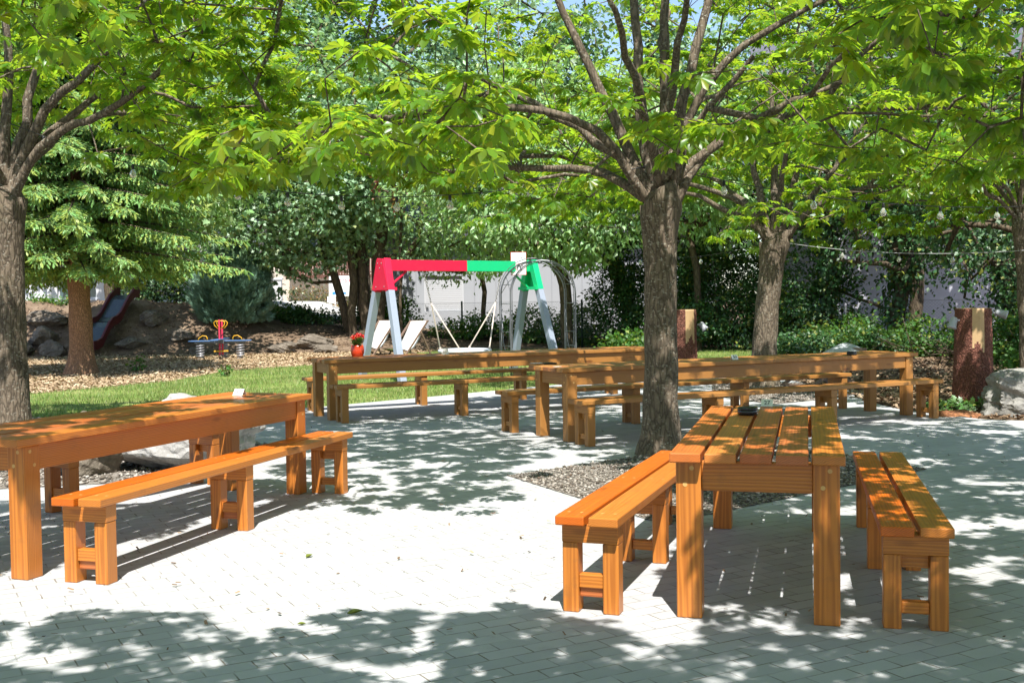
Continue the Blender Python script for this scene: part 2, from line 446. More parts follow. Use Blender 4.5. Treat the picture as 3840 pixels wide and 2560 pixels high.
def chestnut(label, base, crotch, limbs, R_c, zb, zt, ncl, seed, trunk_r=0.18, lean=(0, 0), hi=True, center=(0, 0), extra=(), keep=None, n_each=(4, 8), size=(0.11, 0.16), fan=7, clear=0.0, group='chestnut trees shading the beer garden'):
    g = np.random.default_rng(seed)
    root = empty('chestnut_tree', base, 0, label, 'tree', group)
    s = Skel()
    cz = crotch
    s.add((0, 0, -0.05), -1)
    cur = s.path(0, [(lean[0] * 0.25, lean[1] * 0.25, cz * 0.35), (lean[0] * 0.6, lean[1] * 0.6, cz * 0.7), (lean[0], lean[1], cz)], 0.16, 0.004, g)
    ntr = len(s.p); top = cur
    limbspan = []
    for L in limbs:
        st = top if L[0][2] > cz - 0.1 else int(np.argmin([abs(q[2] - L[0][2]) for q in s.p[:ntr]]))
        i0 = len(s.p); s.path(st, [(lean[0] + a, lean[1] + b, c) for a, b, c in L], 0.25, 0.012, g); limbspan.append((i0, len(s.p), 0.060 if L[-1][2] > 4.5 else 0.050))
    for k in range(fan):
        a = 2 * PI * (k + g.uniform(0, 0.6)) / fan
        el = g.uniform(0.5, 1.25)
        l = g.uniform(1.2, 2.2)
        q = []
        for t in (0.3, 0.65, 1.0):
            rr = l * t * math.cos(el) * (0.7 + 0.5 * t)
            q.append((lean[0] + rr * math.cos(a), lean[1] + rr * math.sin(a), cz + l * t * math.sin(el)))
        i0 = len(s.p); s.path(top, q, 0.25, 0.02, g); limbspan.append((i0, len(s.p), 0.052))
    # attraction points through the crown
    A = []
    while len(A) < ncl:
        rr = R_c * math.sqrt(g.uniform(0, 1)); a = g.uniform(0, 2 * PI)
        ln = 1 + 0.16 * math.sin(3 * a + seed) + 0.10 * math.sin(5 * a + 2 * seed)
        f = rr / R_c
        zl = zb + 0.35 * math.sin(2 * a + seed) * f + 0.45 * (1 - f) - 0.25 * max(0, f - 0.6)
        zh = zb + 0.3 + (zt - zb) * math.sqrt(max(0, 1 - f * f * 0.93))
        u = g.uniform()
        if u < 0.50: z = zl + abs(g.normal()) * 0.33
        elif u < 0.74: z = zh - abs(g.normal()) * 0.4
        else: z = g.uniform(zl, zh)
        if z > zh or z < zl: continue
        if f < 0.22 and z < cz + 0.8: continue
        if abs(ln * rr * math.cos(a)) < 1.15 and -3.6 < ln * rr * math.sin(a) < 0.4 and z < cz + 2.8 and g.uniform() < clear: continue
        p = (center[0] + ln * rr * math.cos(a), center[1] + ln * rr * math.sin(a), z)
        if keep is not None and not keep(p[0] + base[0], p[1] + base[1], p[2]): continue
        A.append(p)
    A = np.array(A + list(extra))
    ends = s.attract(A, 0.3, 0.05, 0.03, g, first=ntr - 1, back=np.array([lean[0], lean[1], cz]))
    rad, kids = s.radii(0.0055, 2.05)
    zz = np.array([q[2] for q in s.p])
    for i in range(ntr):
        t = zz[i] / cz
        rad[i] = trunk_r * (1.0 - 0.10 * min(1, t / 0.5)) * (1 + 0.55 * math.exp(-max(zz[i], 0) / 0.16)) * (1 + 0.42 * max(0, (t - 0.74) / 0.26) ** 1.5)
    lim = trunk_r * 0.52
    for i in range(ntr, len(s.p)): rad[i] = min(rad[i], lim)
    for (i0, i1, rb) in limbspan:
        for i in range(i0, i1): rad[i] = max(rad[i], (rb * trunk_r / 0.168) * (1 - 0.72 * (i - i0) / max(1, i1 - i0)))
    s.mesh('trunk', BARK, root, rad, kids, lump=0.010, g=g)
    P = np.array(s.p); par = np.array(s.par)
    thin = [i for i in range(ntr, len(P)) if rad[i] < 0.0125]
    allE = np.array(sorted(set(list(ends) + [i for i in thin if g.uniform() < 0.55])))
    Tw = unit(P[allE] - P[par[allE]])
    if keep is not None:
        ok = np.array([keep(*(p + np.array(base))) for p in P[allE]]); allE = allE[ok]; Tw = Tw[ok]
    leaves_at(P[allE], Tw, n_each, size, CH_HI if hi else CH_LO, LEAF, 'crown', root, g)
    return root

def clump_points(cl, per, sig, g):
    idx = np.repeat(np.arange(len(cl)), per)
    return cl[idx] + g.normal(size=(len(idx), 3)) * np.array(sig)

def broadleaf(name, label, cat, base, trunks, cc, rad3, ncl, per, leaf, size, mat, seed, bark=None, sig=(0.45, 0.45, 0.26), keep=None, group=None, tip=0.012, shell=0.55, trunk_r=0.2, droop=0.0):
    """bg tree: trunks = polylines in local coords; crown = clumps of leaves in an ellipsoid about cc"""
    g = np.random.default_rng(seed)
    root = empty(name, base, 0, label, cat, group)
    s = Skel(); firsts = []
    s.add((trunks[0][0][0], trunks[0][0][1], -0.1), -1)
    for k, T in enumerate(trunks):
        st = 0 if k == 0 else s.add((T[0][0], T[0][1], -0.1), 0)
        s.path(st, T[1:], 0.5, 0.03, g)
    cl = []
    while len(cl) < ncl:
        d = rand_dirs(1, g)[0]
        r_ = (shell + (1 - shell) * g.uniform()) if g.uniform() < 0.75 else g.uniform() ** 0.33
        bump_ = 1 + 0.22 * math.sin(4 * d[0] + seed) + 0.18 * math.sin(5 * d[2] + 3 * d[1] + seed)
        q = np.array(cc) + d * r_ * np.array(rad3) * bump_
        if keep is not None and not keep(*(q + np.array(base))): continue
        cl.append(q)
    cl = np.array(cl)
    s.attract(cl, 0.7, 0.04, 0.04, g, first=1)
    r0, kids = s.radii(tip, 2.0)
    sc = trunk_r / max(r0[1], 1e-3) if len(trunks) == 1 else trunk_r / max(r0.max(), 1e-3) * 1.3
    r0 = np.clip(r0 * sc, 0.008, trunk_r * 1.1); r0[0] = r0[1:].max()
    s.mesh('trunk', bark or BARK_BG, root, r0, kids, g=g)
    P = clump_points(cl, per, sig, g)
    if keep is not None:
        ok = np.array([keep(*(p + np.array(base))) for p in P]); P = P[ok]
    c = np.array(cc)
    outd = unit(P - c)
    n = len(P)
    D = unit(outd * 0.5 + rand_dirs(n, g) + np.array([0, 0, -0.35 - droop]))
    U = unit(np.array([0, 0, 0.75]) + outd * 0.6 + rand_dirs(n, g) * 0.6)
    S = g.uniform(size[0], size[1], n)
    V, F = scatter(leaf, P, D, U, S, g)
    np_mesh('crown', V, F, mat, root)
    return root
# ------------------------------------------------------------------ tables and benches
NEWWOOD = (WOOD_X, WOOD_Y, WOOD_Z)
def make_table(L, name, label, xy, ang, W=0.76, leg=0.114, old=False):
    WOOD_X, WOOD_Y, WOOD_Z = (OLD_X, OLD_Y, OLD_Z) if old else NEWWOOD
    t = empty(name, (xy[0], xy[1], 0), R(ang), label, 'table', 'larch tables of the beer garden')
    g = np.random.default_rng(int(L * 100 + xy[0] * 77) % 9999)
    mb = MB(); bw, gap = 0.1385, 0.0168
    for i in range(5):
        y = -W / 2 + i * (bw + gap)
        e0, e1 = g.uniform(-0.006, 0.006, 2)
        dz = g.uniform(-0.0015, 0.0015)
        mb.box(e0, L + e1, y, y + bw, 0.715 + dz, 0.76 + dz, 0.006)
    mb.build('tabletop', WOOD_X, t)
    a, b = 0.063, 0.022
    for u in (0, 1):
        for v in (0, 1):
            x0 = a if u == 0 else L - a - leg
            y0 = -W / 2 + b if v == 0 else W / 2 - b - leg
            m = MB(); m.box(x0, x0 + leg, y0, y0 + leg, 0.0, 0.7145, 0.006)
            xe = x0 - 0.001 if u == 0 else x0 + leg + 0.001
            ye = y0 - 0.001 if v == 0 else y0 + leg + 0.001
            for (dx, z) in ((0.042, 0.685), (0.072, 0.61)):
                for ax in (0, 1):
                    vs = []
                    for j in range(12):
                        c_, s_ = 0.0105 * math.cos(2 * PI * j / 12), 0.0105 * math.sin(2 * PI * j / 12)
                        vs.append((xe, y0 + dx + c_, z + s_) if ax == 0 else (x0 + dx + c_, ye, z + s_))
                    m.add(vs, [list(range(12))], 1)
            m.build('leg', [WOOD_Z, WOOD_PALE], t)
    for v in (0, 1):
        y0 = -W / 2 + b + 0.012 if v == 0 else W / 2 - b - 0.012 - 0.045
        m = MB(); m.box(a + leg + 0.0005, L - a - leg - 0.0005, y0, y0 + 0.045, 0.580, 0.7145, 0.004)
        m.build('apron', WOOD_X, t)
    for u in (0, 1):
        x0 = a + 0.02 if u == 0 else L - a - 0.02 - 0.045
        m = MB(); m.box(x0, x0 + 0.045, -W / 2 + b + leg + 0.0005, W / 2 - b - leg - 0.0005, 0.580, 0.7145, 0.004)
        m.build('apron', WOOD_Y, t)
    return t

def make_bench(L, nset, label, xy, ang, double=(), W=0.30, old=False):
    WOOD_X, WOOD_Y, WOOD_Z = (OLD_X, OLD_Y, OLD_Z) if old else NEWWOOD
    t = empty('bench', (xy[0], xy[1], 0), R(ang), label, 'bench', 'larch benches along the tables')
    g = np.random.default_rng(int(L * 1000 + xy[1] * 91) % 9999)
    m = MB(); bw = 0.1385
    zt, zs = 0.461, 0.416
    dep, lw = 0.085, 0.076
    xs = [0.068 + i * (L - 0.136 - dep) / (nset - 1) for i in range(nset)]
    for k, y in enumerate((-W / 2, W / 2 - bw)):
        e0, e1 = g.uniform(-0.006, 0.006, 2)
        m.box(e0, L + e1, y, y + bw, zs, zt, 0.006)
        for x in xs:
            for dy in (0.038, 0.100):
                vs = [(x + 0.04 + 0.0085 * math.cos(2 * PI * j / 10), y + dy + 0.0085 * math.sin(2 * PI * j / 10), zt + 0.0008) for j in range(10)]
                m.add(vs, [list(range(10))], 1)
    m.build('seat', [WOOD_X, WOOD_PALE], t)
    i0 = 0.0145
    for k, x in enumerate(xs):
        m = MB(); m.box(x - 0.002, x + dep + 0.002, -W / 2 + i0, W / 2 - i0, 0.327, zs - 0.0005, 0.004)
        m.build('crosspiece', WOOD_Y, t)
        for v in (0, 1):
            y0 = -W / 2 + i0 + 0.001 if v == 0 else W / 2 - i0 - lw - 0.001
            m = MB(); m.box(x, x + dep, y0, y0 + lw, 0.0, 0.3265, 0.005); m.build('leg', WOOD_Z, t)
        y0, y1 = -W / 2 + i0 + lw + 0.0015, W / 2 - i0 - lw - 0.0015
        if k in double:
            m = MB(); m.box(x + 0.012, x + 0.06, y0, y1, 0.115, 0.178, 0.004)
            m.box(x + 0.025, x + 0.07, y0, y1, 0.070, 0.114, 0.004); m.build('stretcher', WOOD_Y, t)
        else:
            m = MB(); m.box(x + 0.016, x + 0.066, y0, y1, 0.066, 0.118, 0.004); m.build('stretcher', WOOD_Y, t)
            m = MB(); m.box(x + 0.040, x + 0.072, y0, y1, 0.262, 0.3265, 0.004); m.build('brace', WOOD_Y, t)
    return t

make_table(2.266, 'picnic_table', 'short larch table with wide board gaps carrying number 27 and an ashtray', (1.0635, 4.8728), 90 - 14.88)
make_bench(2.319, 3, 'sunlit bench left of table 27, reaching back to the gravel bed', (0.3243, 5.0447), 90 - 19.67, (0,))
make_bench(2.424, 3, 'shaded bench right of table 27, standing alone on open paving', (1.7165, 4.7115), 90 - 14.32)
make_table(2.988, 'picnic_table', 'bright orange table at the left edge with tent card 32', (-2.9567, 5.9502), 90 - 20.40)
make_bench(3.03, 3, 'sunlit bench in front of table 32, casting a striped shadow', (-2.2758, 5.7362), 90 - 17.07, (0, 1))
make_bench(3.0, 3, 'bench behind table 32, in front of the grey rocks', (-3.94, 6.54), 90 - 29.4, (1,))
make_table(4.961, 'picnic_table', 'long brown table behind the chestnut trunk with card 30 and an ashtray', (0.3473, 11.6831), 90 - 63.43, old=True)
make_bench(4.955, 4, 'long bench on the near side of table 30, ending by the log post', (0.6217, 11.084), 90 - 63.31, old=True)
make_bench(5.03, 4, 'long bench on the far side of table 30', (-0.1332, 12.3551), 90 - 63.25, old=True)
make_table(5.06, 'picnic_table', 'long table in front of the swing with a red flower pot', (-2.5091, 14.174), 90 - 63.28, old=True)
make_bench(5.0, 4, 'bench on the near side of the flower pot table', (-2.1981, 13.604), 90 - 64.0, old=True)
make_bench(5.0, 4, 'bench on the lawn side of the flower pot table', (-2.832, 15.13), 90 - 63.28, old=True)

# ------------------------------------------------------------------ things on the tables
WHITE = mat_plain('white_card', (0.80, 0.80, 0.78), 0.55, 0.03)
INK = mat_plain('black_ink', (0.02, 0.02, 0.022), 0.5, 0.05)
BLACKG = mat_plain('black_melamine', (0.012, 0.012, 0.014), 0.22, 0.1, spec=0.5)
ACRYL = mat_plain('card_face', (0.60, 0.70, 0.60), 0.12, 0.05)
TERRA = mat_plain('red_glaze', (0.62, 0.055, 0.018), 0.22, 0.2, 30, spec=0.5)
PETAL = mat_leaf('red_petal', (0.72, 0.012, 0.02), (0.6, 0.03, 0.03), 0.3, 0.03, 0.25, yellow=(0.7, 0.03, 0.03), yfac=0.0)
SOIL = mat_plain('pot_soil', (0.05, 0.035, 0.025), 0.95, 0.3)
STEEL = mat_plain('grey_steel', (0.22, 0.225, 0.24), 0.42, 0.15, 40, metal=0.6)

def lettering(txt, size, M, mat, parent, name='lettering', align='CENTER', ext=0.0006):
    cu = bpy.data.curves.new(name, 'FONT'); cu.body = txt; cu.size = size
    cu.align_x = align; cu.align_y = 'CENTER'; cu.extrude = ext
    cu.materials.append(mat)
    tmp = bpy.data.objects.new('tmp', cu); C.objects.link(tmp)
    bpy.context.view_layer.update()
    me = bpy.data.meshes.new_from_object(tmp); bpy.data.objects.remove(tmp); bpy.data.curves.remove(cu)
    if not me.materials: me.materials.append(mat)
    o = bpy.data.objects.new(name, me); link(o, parent)
    o.matrix_local = M
    return o

def tent_card(label, x, y, face, num, w=0.075, h=0.052, lean=0.55, mat=None):
    """folded card; face = heading (deg) that the numbered side looks towards"""
    z0 = 0.7625
    t = empty('number_card', (x, y, z0), R(face + 90), label, 'table number', 'number cards on the tables')
    dy = h * math.sin(lean); z1 = h * math.cos(lean)
    m = MB()
    for s_ in (-1, 1):
        m.add([(-w / 2, s_ * dy, 0), (w / 2, s_ * dy, 0), (w / 2, 0, z1), (-w / 2, 0, z1),
               (-w / 2, s_ * (dy - 0.0016), 0), (w / 2, s_ * (dy - 0.0016), 0), (w / 2, 0, z1 - 0.002), (-w / 2, 0, z1 - 0.002)],
              [(0, 1, 2, 3), (7, 6, 5, 4), (0, 4, 5, 1), (1, 5, 6, 2), (2, 6, 7, 3), (3, 7, 4, 0)])
    m.build('card', mat or WHITE, t)
    if num:
        M = Matrix.Translation((0, -dy * 0.5 - 0.0012, z1 * 0.5)) @ Matrix.Rotation(PI / 2 - lean, 4, 'X')
        lettering(num, h * 0.82, M, INK, t)
    return t

tent_card('pale tent card reading 27 at the far end of the front table', 1.615, 7.055, 258, '27', 0.072, 0.046, 0.30, ACRYL)
tent_card('white tent card reading 32 on the left table', -2.094, 8.52, 250, '32', 0.085, 0.06, 0.60)
tent_card('small tent card reading 30 on the long brown table', 2.516, 12.60, 285, '30', 0.075, 0.06, 0.5)
m = MB(); m.box(-0.045, 0.045, -0.003, 0.003, 0, 0.085, 0.001); m.box(-0.045, 0.045, 0.003, 0.045, 0, 0.003)
o = m.build('menu_card', WHITE); o.location = (-0.895, 14.84, 0.762); o.rotation_euler = (R(-6), 0, R(8))
tag(o, 'blank white card standing on the flower pot table', 'card')

def ashtray(x, y, label, rr=0.058, h=0.045):
    t = empty('ashtray', (x, y, 0.762), 0, label, 'ashtray', 'black ashtrays')
    m = MB(); m.lathe([(rr * 0.93, 0), (rr, 0.004), (rr, h * 0.62), (rr * 0.97, h * 0.66), (rr * 0.97, h * 0.66)], 28); m.build('bowl', BLACKG, t)
    m = MB(); m.lathe([(rr * 1.0, h * 0.67), (rr * 1.03, h * 0.72), (rr * 0.96, h), (rr * 0.75, h * 1.02), (rr * 0.55, h * 0.80), (rr * 0.1, h * 0.78)], 28); m.build('lid', BLACKG, t)
    return t
ashtray(1.385, 6.56, 'black lidded ashtray beside number 27 on the front table')
ashtray(4.023, 13.175, 'black lidded ashtray near the far end of table 30')

# smartphone, wallet, slip on table 30
t = empty('phone', (0.272, 12.215, 0.7625), R(20), 'phone lying on pale case at the near end of table 30', 'phone')
m = MB(); m.box(-0.075, 0.075, -0.042, 0.042, 0, 0.008, 0.003); m.build('case', mat_plain('tan_case', (0.45, 0.25, 0.15), 0.5), t)
m = MB(); m.box(-0.068, 0.068, -0.036, 0.036, 0.0085, 0.013, 0.001); m.build('screen', mat_plain('screen_glass', (0.22, 0.30, 0.26), 0.08), t)
t = empty('wallet', (0.41, 12.19, 0.7625), R(12), 'black leather wallet beside the phone on table 30', 'wallet')
m = MB(); m.box(-0.07, 0.07, -0.05, 0.05, 0, 0.016, 0.005); m.build('cover', mat_plain('black_leather', (0.012, 0.012, 0.013), 0.45, 0.2, 60, bump=0.2), t)
m = MB(); m.box(-0.03, 0.03, -0.02, 0.02, 0.0165, 0.021, 0.002); m.build('clasp', mat_plain('dark_clasp', (0.03, 0.03, 0.03), 0.3), t)
m = MB(); m.box(-0.04, 0.04, -0.028, 0.028, 0, 0.0012)
o = m.build('paper_slip', WHITE); o.location = (0.47, 11.70, 0.7625); o.rotation_euler = (0, 0, R(30)); tag(o, 'white paper slip lying near the corner of table 30', 'paper')

# flower pot
t = empty('flower_pot', (-2.038, 14.66, 0.762), 0, 'ribbed red glazed pot with red flowers on the far table', 'flower pot')
m = MB(); m.lathe([(0.055, 0), (0.070, 0.008), (0.082, 0.05), (0.083, 0.09), (0.077, 0.125), (0.072, 0.148), (0.066, 0.150), (0.064, 0.135), (0.01, 0.132)], 72, rib=0.07, ribs=22); m.build('pot', TERRA, t)
g = np.random.default_rng(5)
n = 46; az = g.uniform(0, 2 * PI, n); el = g.uniform(0.0, 1.0, n)
D = np.stack([np.cos(az) * np.cos(el), np.sin(az) * np.cos(el), np.sin(el)], 1)
P = np.stack([0.02 * np.cos(az), 0.02 * np.sin(az), 0.145 + 0.07 * g.uniform(size=n)], 1)
V, F = scatter(leaf_simple(0.38), P, D, np.array([[0, 0, 1.0]]) + 0.4 * rand_dirs(n, g), g.uniform(0.07, 0.105, n), g)
np_mesh('foliage', V, F, mat_leaf('pot_leaf', (0.10, 0.20, 0.04), (0.16, 0.28, 0.05), 0.25, 0.10, 0.3), t)
cl = np.array([(-0.045, -0.03, 0.255), (0.0, -0.02, 0.285), (0.045, -0.03, 0.28), (0.02, 0.03, 0.275), (-0.02, -0.05, 0.235), (-0.06, 0.02, 0.25), (0.065, 0.0, 0.262), (0.01, -0.055, 0.262)])
idx = np.repeat(np.arange(len(cl)), 34); n = len(idx)
P = cl[idx] + g.normal(size=(n, 3)) * 0.012
V, F = scatter(leaf_simple(0.45), P, rand_dirs(n, g), rand_dirs(n, g) + np.array([0, 0, 0.8]), g.uniform(0.014, 0.022, n), g)
np_mesh('blossoms', V, F, PETAL, t)
m = MB()
for c_ in cl: m.tube([(c_[0] * 0.3, c_[1] * 0.3, 0.14), (c_[0] * 0.7, c_[1] * 0.7, 0.2), tuple(c_)], 0.003, 5)
m.build('stems', mat_plain('stem_green', (0.12, 0.2, 0.04), 0.6), t)

# ------------------------------------------------------------------ swing
RED = mat_plain('crimson_paint', (0.66, 0.012, 0.055), 0.42, 0.08, 25, dirt=0.06)
GREEN = mat_plain('emerald_paint', (0.008, 0.52, 0.20), 0.42, 0.08, 25, dirt=0.06)
GREYP = mat_plain('grey_blue_paint', (0.30, 0.34, 0.42), 0.5, 0.08, 25, dirt=0.08)
CHAIN = mat_plain('chain_zinc', (0.35, 0.33, 0.31), 0.45, 0.2, 60, metal=0.8)
ROPE = mat_plain('pale_rope', (0.55, 0.47, 0.40), 0.9, 0.2, 120)
GALVB = mat_plain('bolt_zinc', (0.35, 0.35, 0.36), 0.4, metal=0.6)
A0 = Vector((-2.39, 21.0, 0)); A1 = Vector((0.40, 23.0, 0))
d = (A1 - A0); Ls = d.length; ang = math.atan2(d.y, d.x)
sw = empty('swing_frame', tuple(A0), ang, 'playground swing frame with red and green beam on grey legs', 'swing')
zb = 2.26
m = MB(); m.box(0.04, Ls * 0.535, -0.06, 0.06, zb - 0.19, zb + 0.02, 0.006); m.build('beam', RED, sw)['label'] = 'red half of the beam'
m = MB(); m.box(Ls * 0.535 + 0.0005, Ls - 0.04, -0.06, 0.06, zb - 0.19, zb + 0.02, 0.006); m.build('beam', GREEN, sw)['label'] = 'green half of the beam'
for k, (x, pm) in enumerate(((0.0, RED), (Ls, GREEN))):
    for s_ in (-1, 1):
        foot = Vector((x + (-0.10 if k == 0 else 0.10), s_ * 0.80, -0.05)); head = Vector((x, s_ * 0.075, zb + 0.03))
        mid = head.lerp(foot, 0.255)
        m = MB(); m.bar(mid, foot, 0.13, 0.13, (1, 0, 0), 0.006); m.build('leg', GREYP, sw)
        m = MB(); m.bar(head, mid, 0.136, 0.136, (1, 0, 0), 0.004); m.build('leg_head', pm, sw)
    # gusset board on the outside and a tie
    y0 = 0.075 + (0.8 - 0.075) * 0.25
    xo = x - 0.085 if k == 0 else x + 0.085
    m = MB()
    zz = zb - 0.55
    pr = [(-y0 - 0.06, zz), (y0 + 0.06, zz), (0.11, zb + 0.035), (-0.11, zb + 0.035)]
    xa = xo - 0.012; xb = xo + 0.012
    m.add([(xa, y, z) for y, z in pr] + [(xb, y, z) for y, z in pr], [(0, 1, 2, 3), (7, 6, 5, 4), (0, 4, 5, 1), (1, 5, 6, 2), (2, 6, 7, 3), (3, 7, 4, 0)])
    for (by, bz) in ((-0.07, zb - 0.05), (0.07, zb - 0.05), (-0.16, zz + 0.06), (0.16, zz + 0.06), (0.0, zb - 0.14)):
        m.tube([(xa - 0.006, by, bz), (xb + 0.006, by, bz)], 0.012, 8, 1)
    m.build('gusset', [pm, GALVB], sw)
    m = MB(); sx = 1 if k == 0 else -1
    m.bar((x + sx * 0.05, 0, zz + 0.02), (x + sx * 0.48, 0, zb - 0.19), 0.05, 0.03); m.bar((x + sx * 0.07, -y0 - 0.05, zz + 0.02), (x + sx * 0.07, y0 + 0.05, zz + 0.02), 0.06, 0.06)
    m.build('brace', pm, sw)
# nest swing hanging from the beam
ns = empty('nest_swing', (A0.x + d.x * 0.52, A0.y + d.y * 0.52, 0), ang, 'round nest swing seat hanging on chains and pale ropes', 'swing seat')
hx = 0.92
m = MB()
ring = [(0.50 * math.cos(2 * PI * i / 28), 0.50 * math.sin(2 * PI * i / 28), 0.50) for i in range(28)]
m.tube(ring, 0.038, 8, closed=True); m.build('seat_ring', mat_plain('grey_ring', (0.50, 0.53, 0.56), 0.7, 0.15, 60), ns)
m = MB()
for i in range(-5, 6):
    c_ = i * 0.088; w_ = math.sqrt(max(0.0, 0.25 - c_ * c_))
    m.tube([(c_, -w_, 0.5), (c_, 0, 0.455), (c_, w_, 0.5)], 0.008, 5); m.tube([(-w_, c_, 0.5), (0, c_, 0.46), (w_, c_, 0.5)], 0.008, 5)
m.build('net', mat_plain('net_rope', (0.45, 0.47, 0.5), 0.9, 0.2, 80), ns)
for s_ in (-1, 1):
    top_ = Vector((s_ * hx, 0, zb - 0.19)); mid = Vector((s_ * (hx - 0.16), 0, 1.45))
    m = MB(); Lc = (mid - top_).length; nl = int(Lc / 0.042)
    for i in range(nl):
        c_ = top_.lerp(mid, (i + 0.5) / nl); ax = Vector((1, 0, 0)) if i % 2 else Vector((0, 1, 0)); dn = (mid - top_).normalized()
        m.tube([c_ + dn * (0.028 * math.cos(a)) + ax * (0.014 * math.sin(a)) for a in [2 * PI * j / 8 for j in range(8)]], 0.0055, 4, closed=True)
    m.build('chain', CHAIN, ns)
    for e in (-1, 1):
        end = Vector((s_ * 0.33, e * 0.375, 0.51))
        m = MB(); m.tube([mid, mid.lerp(end, 0.9), end], 0.014, 7); m.tube([mid.lerp(end, 0.93), end], 0.022, 7); m.build('rope', ROPE, ns)
# no-entry style sign on the beam
sg = empty('playground_sign', (0.155, 22.72, 2.23), R(4), 'small white red-edged sign on the green beam', 'sign')
m = MB(); m.box(-0.160, 0.160, -0.004, 0.004, -0.235, 0.235, 0.002); m.build('border', mat_plain('sign_red', (0.62, 0.05, 0.05), 0.4, 0.03), sg)
m = MB(); m.box(-0.150, 0.150, -0.0065, -0.0045, -0.225, 0.225); m.build('panel', WHITE, sg)
MX = Matrix.Rotation(PI / 2, 4, 'X')
lettering('PRIVATSPIELPLATZ', 0.032, Matrix.Translation((0, -0.008, 0.165)) @ MX, INK, sg)
lettering('NUR FÜR GÄSTE', 0.034, Matrix.Translation((0, -0.008, 0.112)) @ MX, INK, sg)
m = MB(); m.tube([(0.072 * math.cos(2 * PI * i / 28) + 0.01, -0.009, 0.072 * math.sin(2 * PI * i / 28) - 0.07) for i in range(28)], 0.004, 5, closed=True); m.build('ring', mat_plain('sign_ring', (0.5, 0.08, 0.07), 0.5, 0.03), sg)
m = MB()
m.tube([(-0.03, -0.009, -0.12), (-0.02, -0.009, -0.07), (0.005, -0.009, -0.045)], 0.009, 6); m.tube([(0.005, -0.009, -0.045), (0.035, -0.009, -0.06), (0.03, -0.009, -0.115)], 0.008, 6)
m.tube([(0.005, -0.009, -0.045), (-0.02, -0.009, -0.02)], 0.006, 6); m.lathe([(0.001, -0.012), (0.012, -0.006), (0.014, 0), (0.01, 0.009), (0.001, 0.013)], 10, (0.015, -0.009, -0.022))
m.build('pictogram', INK, sg)

# ------------------------------------------------------------------ rose arch
ra = empty('rose_arch', (0.46, 20.5, 0), 0, 'open steel wire garden arch in front of the green swing end', 'garden arch')
hw = 0.592
def arc(cx, y, r_, z0, top):
    return [(cx - r_, y, 0)] + [(cx - r_, y, z0 * t) for t in (0.4, 0.8)] + [(cx + r_ * math.cos(PI - PI * i / 22), y, z0 + (top - z0) * math.sin(PI * i / 22)) for i in range(23)] + [(cx + r_, y, z0 * t) for t in (0.8, 0.4)] + [(cx + r_, y, 0)]
for k, (cx, y) in enumerate(((-0.06, 0.22), (0.115, -0.20))):
    m = MB(); m.tube(arc(cx, y, hw, 1.60, 2.20), 0.014, 8); m.tube(arc(cx, y + 0.03, hw - 0.03 if k else hw + 0.03, 1.62, 2.26 if k == 0 else 2.17), 0.007, 6); m.build('hoop', STEEL, ra)
m = MB()
P0 = arc(-0.06, 0.22, hw, 1.60, 2.20); P1 = arc(0.115, -0.20, hw, 1.60, 2.20)
for i in (1, 2, 5, 10, 18, 23, 27, 28): m.tube([P0[i], P1[i]], 0.006, 5)
for side in (-1, 1):
    xa = -0.06 + side * hw; xb = 0.115 + side * hw
    for z_ in (0.35, 0.9, 1.42): m.tube([(xa, 0.22, z_), (xb, -0.2, z_)], 0.006, 5)
for a_, b_ in ((3, 7), (7, 3), (8, 13), (13, 8), (13, 18), (18, 24), (24, 19)):
    p, q = Vector(P0[a_]), Vector(P1[b_]); c_ = p.lerp(q, 0.5) + Vector((0, 0, 0.05)); m.tube([p, c_, q], 0.0055, 5)
for side in (-1, 1):
    xa = -0.06 + side * hw; xb = 0.115 + side * hw
    m.tube([(xa, 0.22, 0.05), ((xa + xb) / 2 + 0.05, 0, 0.7), (xb, -0.2, 1.45)], 0.0055, 5); m.tube([(xb, -0.2, 0.05), ((xa + xb) / 2 - 0.05, 0, 0.7), (xa, 0.22, 1.45)], 0.0055, 5)
m.build('cross_wires', STEEL, ra)

